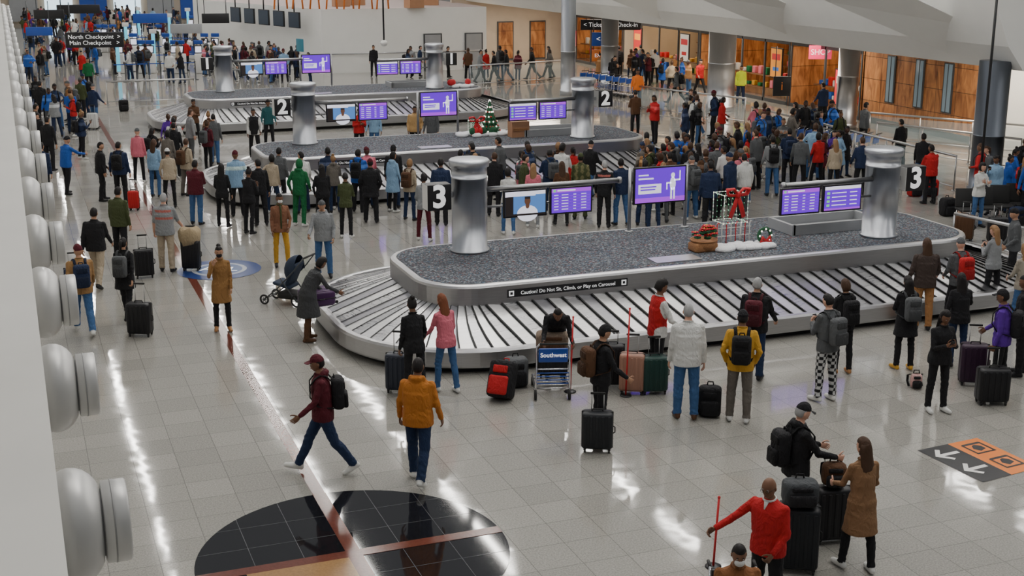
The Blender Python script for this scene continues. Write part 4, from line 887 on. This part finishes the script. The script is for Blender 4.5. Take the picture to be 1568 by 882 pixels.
# ---------------------------------------------------------------- deck decorations
DZ=1.2
def XY(u,v,z=DZ): return G(u,v,z)
s=MB(); x,y=XY(1138,380)
for i in range(26): s.ell((x+random.uniform(-.62,.62),y+random.uniform(-.2,.2),DZ+.04),random.uniform(.1,.16),random.uniform(.1,.16),.07,n=12)
s.build('cotton_snow_bed',[m_snow])
def gift(x,y,z,S,bow=True):
    s=MB(); e=S/2
    P=[(sx*e,sy*e*.8,z+sz) for sz in (0,S*1.05) for sx,sy in ((-1,-1),(1,-1),(1,1),(-1,1))]
    P=[(x+a,y+b_,c) for a,b_,c in P]
    for i,j in ((0,1),(1,2),(2,3),(3,0),(4,5),(5,6),(6,7),(7,4),(0,4),(1,5),(2,6),(3,7)):
        s.tube([P[i],P[j]],.008,n=5,mi=1)
        for t in np.linspace(0,1,9): q=np.array(P[i])*(1-t)+np.array(P[j])*t; s.ell(q,.011,.011,.011,mi=0 if int(t*8)%2 else 3,n=6,m=4)
    for sy in (0,3):
        for k in range(1,6):
            t=k/6; a=np.array(P[0 if sy==0 else 3])*(1-t)+np.array(P[1 if sy==0 else 2])*t; b_=a+np.array([0,0,S*1.05]); s.tube([a,b_],.004,n=4,mi=4)
            for tt in np.linspace(.1,.9,5): s.ell(a*(1-tt)+b_*tt,.009,.009,.009,mi=0,n=6,m=4)
    zc=z+S*1.08; yc=y-e*.8-.05
    for sx in (-1,1):
        s.tube([(x,yc,zc),(x+sx*.12,yc-.03,zc+.13),(x+sx*.25,yc,zc+.11),(x+sx*.22,yc+.02,zc+.0),(x,yc,zc-.02)],[.035,.06,.07,.06,.035],n=8,mi=2,flat=.5)
        s.tube([(x,yc,zc),(x+sx*.07,yc-.02,zc-.22),(x+sx*.16,yc,zc-.48)],[.035,.055,.05],n=8,mi=2,flat=.3)
    s.ell((x,yc-.02,zc),.06,.05,.065,mi=2)
    for sx in (-e,e): s.tube([(x+sx,y,DZ),(x+sx,y,z)],.012,n=6,mi=1)
    s.build('lighted_gift_box_decoration',[m_led,m_white2,m_red,m_ledw,m_green])
gx,gy=XY(1118,372); gift(gx,gy+.05,DZ+.46,.56)
s=MB(); 
for k in range(8):
    xx=gx-.38+k*.11; s.tube([(xx,gy-.1,DZ),(xx,gy-.1,DZ+.42),(xx+.02,gy-.1,DZ+.47),(xx+.05,gy-.1,DZ+.45)],.013,n=6,mi=k%2)
s.tube([(gx-.4,gy-.1,DZ+.18),(gx+.42,gy-.1,DZ+.18)],.01,n=6,mi=1); s.tube([(gx-.4,gy-.1,DZ+.35),(gx+.42,gy-.1,DZ+.35)],.01,n=6,mi=1)
s.build('candy_cane_fence',[m_red,m_white2])
s=MB(); x,y=XY(1077,383); s.rbox((x-.03,y-.03,DZ+.09),(.52,.36,.18),.04,0); s.lathe((x,y,DZ),[(.2,0),(.25,.1),(.27,.22),(.24,.22),(.22,.14)],n=20,mi=0)
s.tube([(x+.27*math.cos(a),y+.27*math.sin(a),DZ+.22) for a in np.linspace(0,2*math.pi,20,endpoint=False)],.018,n=6,closed=True,mi=0)
for i in range(18):
    a=random.uniform(0,6.28); r=random.uniform(0,.22); cx,cy,cz=x+r*math.cos(a),y+r*math.sin(a),DZ+.32+random.uniform(0,.2)
    for k in range(6):
        b_=k*math.pi/3; s.ell((cx+.05*math.cos(b_),cy+.05*math.sin(b_),cz),.045,.025,.012,mi=1,n=6,m=4,R=Rz(b_))
    s.ell((cx,cy,cz-.05),.08,.08,.03,mi=2,n=8,m=4); s.ell((cx,cy,cz+.01),.015,.015,.015,mi=3,n=6,m=4)
s.build('poinsettia_basket',[m_wick,m_red,m_green,m_yel])
s=MB(); x,y=XY(1170,376); s.tube([(x+.14*math.cos(a),y,DZ+.22+.14*math.sin(a)) for a in np.linspace(0,2*math.pi,20,endpoint=False)],.04,n=8,closed=True,mi=0)
for a in np.linspace(0,6.28,9): s.ell((x+.14*math.cos(a),y-.045,DZ+.22+.14*math.sin(a)),.02,.016,.02,mi=2,n=6,m=5)
for sx in (-1,1): s.tube([(x,y-.06,DZ+.1),(x+sx*.09,y-.07,DZ+.2),(x+sx*.12,y-.06,DZ+.1),(x,y-.06,DZ+.09)],.03,n=6,mi=1); s.tube([(x,y-.06,DZ+.1),(x+sx*.06,y-.08,DZ+.0)],.02,n=6,mi=1)
s.build('christmas_wreath',[m_green,m_red,m_ledw])
def xmas(x,y,z,h):
    s=MB(); s.lathe((x,y,z),[(.04,0),(.04,.15)],n=8,mi=3)
    for k in range(6):
        r=.34*h*(1-k/6.3); zz=z+.12+k*h*.145; n=22
        rings=[np.array([(x+rr*math.cos(a)*(1+.12*(i%2)),y+rr*math.sin(a)*(1+.12*(i%2)),zq-(.05*(i%2) if rr>.1 else 0)) for i,a in enumerate(np.linspace(0,2*math.pi,n,endpoint=False))]) for rr,zq in ((r*.5,zz),(r,zz-.02),(r*.35,zz+h*.2))]
        s.loft(rings,0,sm=False)
        for i in range(16):
            a=random.uniform(0,6.28); s.ell((x+r*.95*math.cos(a),y+r*.95*math.sin(a),zz+.02),.026,.026,.026,mi=random.choice([1,1,2,2]),n=6,m=5)
    s.ell((x,y,z+h*1.03),.05,.02,.06,mi=2,n=6,m=5)
    s.build('christmas_tree',[m_green,m_red,m_ledw,m_wick])
x,y=G(750,206,DZ); xmas(x,y,DZ,1.05)
s=MB()
for i in range(30): s.ell((x-.2+random.uniform(-.9,.9),y+random.uniform(-.35,.15),DZ+.05),.17,.17,.09,n=10)
s.build('cotton_snow_bed',[m_snow])
gift(x-.55,y-.1,DZ+.12,.36)
s=MB()
for i in range(7):
    cx=x+random.uniform(-.9,.6); s.ell((cx,y-.3,DZ+.18),.12,.1,.12,mi=random.choice([0,1]),n=9)
s.build('poinsettia_display',[m_red,m_green])
s=MB(); x,y=G(794,209,DZ); s.box((x,y,DZ+.25),(.6,.4,.5),0); s.box((x,y-.21,DZ+.25),(.5,.02,.08),1); s.build('wooden_crate',[m_cardb,m_wick])
x,y=G(690,133,DZ); s=MB()
for i in range(14): s.ell((x+.35+random.uniform(-.5,.5),y-.3+random.uniform(-.2,.2),DZ+.05),.16,.16,.09,n=10)
for i in range(5): s.ell((x+.35+random.uniform(-.5,.5),y-.3,DZ+.22),.14,.12,.14,mi=1,n=8)
s.build('poinsettia_display',[m_snow,m_red])
# ---------------------------------------------------------------- right side
def bigcol(x,y,r,h=4.6,m=m_col):
    k=MB(); k.lathe((x,y,0),[(r*1.08,0),(r*1.08,.25),(r,.27),(r,h*.45),(r*1.01,h*.45),(r*1.01,h*.46),(r,h*.46),(r,h)],n=36); k.build('steel_clad_column',[m])
m_dcol=brushed('dark_column_steel',(.2,.22,.26),.38,sc=(14,14,.4),lo=.9,hi=1.05,dr=.03)
for a_,b_,r_ in BIG: bigcol(a_,b_,r_,3.95 if b_<40 else 4.6,m_dcol if b_<40 else m_col)
RW=33.4
w=MB(); w.box((RW+.2,42.5,2.3),(.4,7.0,4.6),0); w.build('wall_right',[m_brownw])
w=MB(); w.box((RW+.2,33,2.3),(.4,12,4.6),0); w.box((RW+.2,68,4.2),(.4,44,1.6),0); w.build('wall_right_upper',[m_white])
m_pane=mat('window_pane',(.16,.22,.26),.1,emit=.25)
for i,yy in enumerate((40.7,42.4,44.2)):
    k=MB(); k.box((RW-.02,yy,1.9),(.06,.55,1.9),1); k.box((RW-.04,yy,1.9),(.05,.42,1.8),0); k.box((RW-.07,yy,1.9),(.02,.03,1.8),1); k.build('window_%d'%(i+1),[m_pane,m_dgray])
trim=MB(); trim.box((RW-.03,42.5,.12),(.06,7,.24),0); trim.build('baseboard_right',[m_dgray])
def shop(y0,y1,depth,backm,name,items=24,pal=('R','Y','A','W','P','F')):
    k=MB(); x=RW
    k.box((x+depth,(y0+y1)/2,1.9),(.2,y1-y0,3.8),0)
    k.box((x+depth/2,y0,1.9),(depth,.2,3.8),0); k.box((x+depth/2,y1,1.9),(depth,.2,3.8),0); k.box((x+depth/2,(y0+y1)/2,3.75),(depth,y1-y0,.1),1)
    k.build(name,[backm,m_white])
    k=MB()
    for lv in range(4):
        for xx in (depth-.4,1.2):
            if xx==1.2 and lv>1: continue
            k.box((x+xx,(y0+y1)/2,.4+lv*.6),(.5,(y1-y0)*.85,.05),0,col=(.2,.1,.05,.6))
            for i in range(items//2):
                yy=y0+(y1-y0)*(.1+.8*i/(items/2)); hh=random.uniform(.15,.4); k.rbox((x+xx-.1,yy,.43+lv*.6+hh/2),(.2,.26,hh),.03,0,col=c4(random.choice(pal),.5))
    k.build('shop_shelf',[m_people],color=True)
    k=MB(); k.box((x+depth/2,(y0+y1)/2,3.65),(depth*.5,(y1-y0)*.7,.06),0); k.build('shop_ceiling_light',[m_warm])
    k=MB()
    nn=max(2,int((y1-y0)/2))
    for i in range(nn+1): k.box((x,y0+(y1-y0)*i/nn,1.9),(.08,.08,3.8),0)
    k.box((x,(y0+y1)/2,2.9),(.08,y1-y0,.3),1); k.box((x,(y0+y1)/2,.08),(.08,y1-y0,.16),0); k.build('storefront_frame',[m_dgray,m_black])
shop(46.2,51.5,5,m_brownw,'shop_wall'); shop(51.7,60,5,m_brownw,'shop_wall'); shop(60.2,69,5,m_beige,'shop_wall'); shop(69.2,78,5,m_brownw,'shop_wall')
pm=[mat('poster_%d'%i,c,.4,emit=.4) for i,c in enumerate(((.6,.03,.04),(.75,.28,.03),(.05,.15,.45),(.8,.76,.66),(.5,.03,.03),(.5,.22,.05)))]
for i,yy in enumerate((47.4,52.6,57.6,61.5,67,70.6,76)):
    hh=random.uniform(.9,1.7); k=MB(); k.box((0,0,0),(.06,1.0,hh),1); k.box((-.035,0,0),(.01,.9,hh-.1),0); k.box((-.042,0,hh*.2),(.006,.7,hh*.2),2); k.box((-.042,0,-hh*.2),(.006,.5,hh*.12),3)
    k.build('shop_poster',[pm[i%6],m_black,pm[(i+3)%6],pm[(i+1)%6]],loc=(RW-.1,yy,random.uniform(1.2,2.0)))
def sign(u,v,z,w,h,m,txt=None,tm=None,rot=0,size=.3,d=.1):
    x,y=G(u,v,z); k=MB(); k.rbox((0,0,0),(w,d,h),.02,0); ob=k.build('hanging_sign',[m],loc=(x,y,z),rot=rot)
    kk=MB(); 
    for sx in (-w*.4,w*.4): kk.tube([(sx,0,h/2),(sx,0,h/2+1.2)],.02,n=6)
    kk.build('sign_hanger',[m_dgray],parent=ob)
    if txt: text(txt,(0,-d/2-.01,0),size,tm or m_ltext,ob)
    return ob
m_pink=mat('red_pink_sign',(.75,.03,.12),.4,emit=.8)
sign(145,61,3.4,2.3,.62,m_black,'North Checkpoint  >\nMain Checkpoint   >',size=.24,rot=-AL*.6)
sign(935,38,3.0,3.2,.55,m_black,'< Ticketing / Check-in',size=.32,rot=-AL)
sign(1256,80,2.6,1.0,.6,m_pink,'SHOP',size=.34,rot=-AL)
sign(1197,132,1.6,.7,.8,m_black,'i',size=.5,tm=m_orange,rot=-AL)
sign(918,60,2.4,.8,.7,m_blue,'<-',size=.4,rot=-AL); sign(918,85,1.5,.8,.6,m_orange,'EXIT',size=.26,rot=-AL)
for (u,v,z,w_,h_,m_) in ((230,28,3.3,1.8,.5,m_blue),(75,22,3.4,1.6,.5,m_black),(285,44,3.2,1.5,.45,m_gray),(60,48,3.2,1.2,.4,m_blue),(120,14,3.5,2.4,.5,m_black),(330,28,3.4,1.4,.5,m_black)): sign(u,v,z,w_,h_,m_,rot=-AL*.5)
# mezzanine fascia and sloping beams
f=MB()
def prism(poly,y0,y1,mi=0):
    n=len(poly); vs=[(x,y0,z) for x,z in poly]+[(x,y1,z) for x,z in poly]
    fs=[tuple(range(n)),tuple(range(2*n-1,n-1,-1))]+[(i,(i+1)%n,n+(i+1)%n,n+i) for i in range(n)]
    f.add(vs,fs,mi,sm=False)
prism([(27.2,3.7),(33.6,3.7),(33.6,8.5),(25.5,8.5),(25.8,6.0),(26.6,4.4)],30.0,92)
f.build('ceiling_mezzanine_fascia',[m_white])
f=MB()
for yy in (33,42,52,64):
    vs=[]
    for x,z,hw in ((27.2,3.9,.9),(22.5,5.6,1.3),(17.5,7.6,1.6)):
        vs+=[(x,yy-hw,z+.9),(x,yy,z),(x,yy+hw,z+.9),(x,yy,z+1.2)]
    fs=[]
    for i in range(2):
        for j in range(4): k=(j+1)%4; fs.append((i*4+j,i*4+k,(i+1)*4+k,(i+1)*4+j))
    fs+=[(0,1,2,3),(8,9,10,11)]
    f.add(vs,fs,0,sm=False)
f.build('ceiling_beam',[m_white])
x,y=G(1503,250,1.6); s=MB(); s.tube([(x,y,1.5),(x,y,7.5)],.035,n=8); s.ell((x,y,1.5),.07,.07,.1); s.build('hanging_sign_pole',[m_black])
x,y=G(588,66,3.0); s=MB(); s.tube([(x,y,3.1),(x,y,7)],.04,n=8); s.ell((x,y,3.0),.16,.16,.14,n=14,mi=1); s.build('dome_camera',[m_black,m_white2])
# white service block behind carousel 1
BH=3.6
f=MB(); n=len(BLOCK); vs=[(p_[0],p_[1],0) for p_ in BLOCK]+[(p_[0],p_[1],BH) for p_ in BLOCK]
f.add(vs,[(i,(i+1)%n,n+(i+1)%n,n+i) for i in range(n)],0,sm=False); f.add([(p_[0],p_[1],BH) for p_ in BLOCK],[tuple(range(n))],1,sm=False)
f.build('wall_service_block',[m_white,mat('roof_top',(.42,.34,.32),.8)])
a=BA
for i,(u,w_) in enumerate(((672,.95),(740,.95))):
    t=(u-495)/(762-495); dx=a[0]+(BX-a[0])*t; dy=a[1]-.6*t-.07
    k=MB(); k.box((dx,dy,1.05),(w_+.16,.06,2.16),1); k.box((dx,dy-.03,1.04),(w_,.04,2.06),0); k.ell((dx+.38,dy-.07,1.0),.03,.03,.03,mi=1,n=8); k.build('door_%d'%(i+1),[m_gray,m_dgray])
k=MB(); k.tube([(a[0]+.1,a[1]-.12,1.1),(BX-.2,a[1]-.7,1.1)],.04,n=8); k.build('trim_1',[m_steel])
for (u,v) in ((522,10),(545,8),(660,8),(634,12)):
    x,y=G(u,v,BH); k=MB(); k.box((0,0,.3),(.9,.8,.6),0); k.box((0,0,.605),(.9,.12,.01),1); k.build('cardboard_box',[m_cardb,m_beige],loc=(x,y,BH+.01),rot=random.uniform(-.4,.4))
for i in range(7):
    x,y=G(430+i*26,14,BH); k=MB(); w_=random.uniform(.5,1)
    k.tube([(-w_/2,0,0),(-w_/2+.15,0,1.3),(w_/2-.1,0,1.5),(w_/2,0,0)],.05,n=8); k.tube([(-w_/2+.05,0,.6),(w_/2-.03,.0,.7)],.045,n=8); k.build('orange_display_frame',[m_orange],loc=(x,y,BH),rot=random.uniform(-.6,.6))
m_mon=mat('monitor_face',(.012,.03,.06),.3)
ang=math.atan2(BA[1]-BL[1],BA[0]-BL[0])
for i in range(5):
    t=.42+.11*i; x=BL[0]+(BA[0]-BL[0])*t-.5; y=BL[1]+(BA[1]-BL[1])*t-.6; k=MB(); k.rbox((0,0,0),(1.25,.1,.9),.02,0); k.box((0,-.055,0),(1.15,.01,.8),1); k.tube([(0,0,.4),(0,0,1.4)],.04,n=8); k.build('departure_monitor',[m_black,m_mon],loc=(x,y,2.95),rot=ang)
x,y=G(466,68,2.5); k=MB(); k.rbox((0,0,0),(.6,.08,.6),.02,0); k.build('wall_sign',[mat('teal_sign',(.03,.2,.28),.4)],loc=(x-.3,y-.4,2.5),rot=ang)
w=MB(); w.box((30,79,2.5),(7.5,.3,5),0); w.build('wall_back',[m_beige])
for i in range(3):
    k=MB(); k.box((27.6+i*2.2,78.8,1.2),(1.1,.06,2.4),0); k.box((27.6+i*2.2,78.75,1.2),(.95,.04,2.25),1); k.build('door_%d'%(i+3),[m_dgray,m_brownw])
w=MB(); w.box((16,128,4),(36,.3,8),0); w.build('wall_far',[m_beige])
for i in range(11):
    k=MB(); k.box((2+i*3,127.7,1.6),(2.4,.2,2.6),0); k.box((2+i*3,127.6,3.4),(2.4,.15,.5),1); k.build('far_storefront',[random.choice([m_warm,m_cool,m_gray,m_blue]),random.choice([m_blue,m_black,m_white])])
# check-in kiosks + counters + stanchions
for i in range(16):
    u=150+i*12+random.uniform(-3,3); v=random.choice([62,80,98,112]); x,y=G(u,v)
    if blocked((x,y)): continue
    k=MB(); k.rbox((0,0,.55),(.45,.4,1.1),.04,0); k.rbox((0,-.05,1.35),(.42,.08,.45),.02,1,R=Rx(rad(-15))); k.box((0,-.11,1.35),(.34,.01,.34),2,R=Rx(rad(-15))); k.rbox((0,0,1.75),(.5,.08,.22),.02,3)
    k.build('check_in_kiosk',[m_white2,m_black,m_swhite,m_blue],loc=(x,y,0),rot=-AL+random.uniform(-.3,.3))
m_cyan=mat('light_column_cyan',(.12,.55,.75),.4,emit=.7)
for (u,v) in ((196,95),(214,60),(262,75),(183,118),(238,110),(290,62)):
    x,y=G(u,v); k=MB(); k.lathe((x,y,0),[(.14,0),(.14,.05),(.06,.08),(.06,.3)],n=14,mi=0); k.rbox((x,y,1.25),(.2,.1,1.9),.03,1); k.rbox((x,y,2.3),(.4,.12,.25),.02,0); k.build('illuminated_lane_marker',[m_white2,m_cyan])
for row in range(4):
    p0=G(175+row*12,126-row*16); p1=G(300+row*2,122-row*14); k=MB()
    for j in range(8):
        t=j/7; x=p0[0]+(p1[0]-p0[0])*t; y=p0[1]+(p1[1]-p0[1])*t
        k.lathe((x,y,0),[(.17,0),(.17,.02),(.035,.05),(.03,.95),(.04,.96),(.04,1.02)],n=12,mi=0)
        if j<7:
            x2=p0[0]+(p1[0]-p0[0])*(j+1)/7; y2=p0[1]+(p1[1]-p0[1])*(j+1)/7
            k.add([(x,y,.9),(x2,y2,.9),(x2,y2,.95),(x,y,.95)],[(0,1,2,3)],1,sm=False)
    k.build('stanchion_queue',[m_dgray,m_blue])
for i in range(5):
    t=.1+.16*i; x=BL[0]+(BA[0]-BL[0])*t-1.0; y=BL[1]+(BA[1]-BL[1])*t-1.3; k=MB(); k.rbox((0,0,.55),(2.0,.7,1.1),.03,0); k.box((0,-.36,.6),(1.9,.02,.5),1); k.rbox((0,.1,1.3),(.5,.06,.35),.02,2); k.build('ticket_counter',[m_white2,m_blue,m_black],loc=(x,y,0),rot=ang)
def railing(p,q,h=1.05,step=1.6,glass=True):
    k=MB(); L=math.hypot(q[0]-p[0],q[1]-p[1]); n=max(1,int(L/step))
    P=[(p[0]+(q[0]-p[0])*i/n,p[1]+(q[1]-p[1])*i/n) for i in range(n+1)]
    for x,y in P: k.tube([(x,y,0),(x,y,h)],.025,n=8); k.lathe((x,y,0),[(.07,0),(.07,.02)],n=10)
    k.tube([(p[0],p[1],h),(q[0],q[1],h)],.04,n=10)
    k.tube([(p[0],p[1],.12),(q[0],q[1],.12)],.02,n=8)
    if glass:
        for i in range(n): a,b2=P[i],P[i+1]; k.add([(a[0],a[1],.2),(b2[0],b2[1],.2),(b2[0],b2[1],h-.1),(a[0],a[1],h-.1)],[(0,1,2,3)],1,sm=False)
    k.build('glass_railing',[m_steel,m_glass])
railing(G(1150,205),G(1460,292)); railing(G(1340,232),G(1560,262)); railing(G(975,168),G(1140,190)); railing(G(165,160),G(300,155),glass=False)
railing(G(720,132),G(870,122)); railing(G(1458,372),G(1568,398),h=.75,glass=False); railing(G(1330,215),G(1570,238))
for i in range(4):
    x,y=G(1480+i*26,345-i*3); k=MB(); k.rbox((0,0,.43),(.55,.5,.06),.02,0); k.rbox((0,.25,.7),(.55,.06,.5),.02,0,R=Rx(rad(-12)))
    for sx in (-.22,.22): k.tube([(sx,-.2,0),(sx,-.2,.42)],.018,n=6,mi=1); k.tube([(sx,.2,0),(sx,.2,.42)],.018,n=6,mi=1)
    k.build('lounge_seat',[m_rub,m_chrome],loc=(x,y,0),rot=-AL)
# ---------------------------------------------------------------- ceiling lights
m_tube=mat('ceiling_tube_light',(1,.96,.90),.5,emit=52)
for X in (3.4,9.3,13.5,19.8,31.5):
    k=MB(); y=6
    while y<120:
        L=random.uniform(2.5,5); k.box((X+random.uniform(-.08,.08),y+L/2,12),(.125,L,.08),0); y+=L+random.uniform(.5,2.4)
    k.build('ceiling_light_strip',[m_tube])
# ---------------------------------------------------------------- lighting
wd=bpy.data.worlds.new('world'); scn.world=wd; wd.use_nodes=True; nt=wd.node_tree; bg=nt.nodes['Background']
tc=nt.nodes.new('ShaderNodeTexCoord'); sp=nt.nodes.new('ShaderNodeSeparateXYZ'); cr=nt.nodes.new('ShaderNodeValToRGB')
nt.links.new(tc.outputs['Generated'],sp.inputs[0]); nt.links.new(sp.outputs[2],cr.inputs['Fac']); nt.links.new(cr.outputs['Color'],bg.inputs['Color'])
e=cr.color_ramp.elements; e[0].position=0; e[0].color=(.32,.32,.31,1); e[1].position=.8; e[1].color=(.90,.92,.94,1); q=e.new(.3); q.color=(.36,.375,.385,1)
bg.inputs['Strength'].default_value=.46
sd=bpy.data.lights.new('skylight_sun','SUN'); sd.energy=.95; sd.angle=rad(36); sd.color=(1,.95,.89)
so=bpy.data.objects.new('skylight_sun',sd); scn.collection.objects.link(so); so.rotation_euler=(rad(-25),rad(18),0)
for (x,y) in ((31,37),(31.3,47.5),(31.3,56),(31,66),(30,74)):  # added warm fill under the mezzanine to brighten the hall, not real fixtures
    l=bpy.data.lights.new('mezzanine_fill_light','AREA'); l.energy=330; l.size=3.2; l.color=(1,.87,.72); o=bpy.data.objects.new('mezzanine_fill_light',l); o.location=(x,y,3.6); scn.collection.objects.link(o)
finish()
print('people',len(PEOPLE),'objs',len(bpy.data.objects))
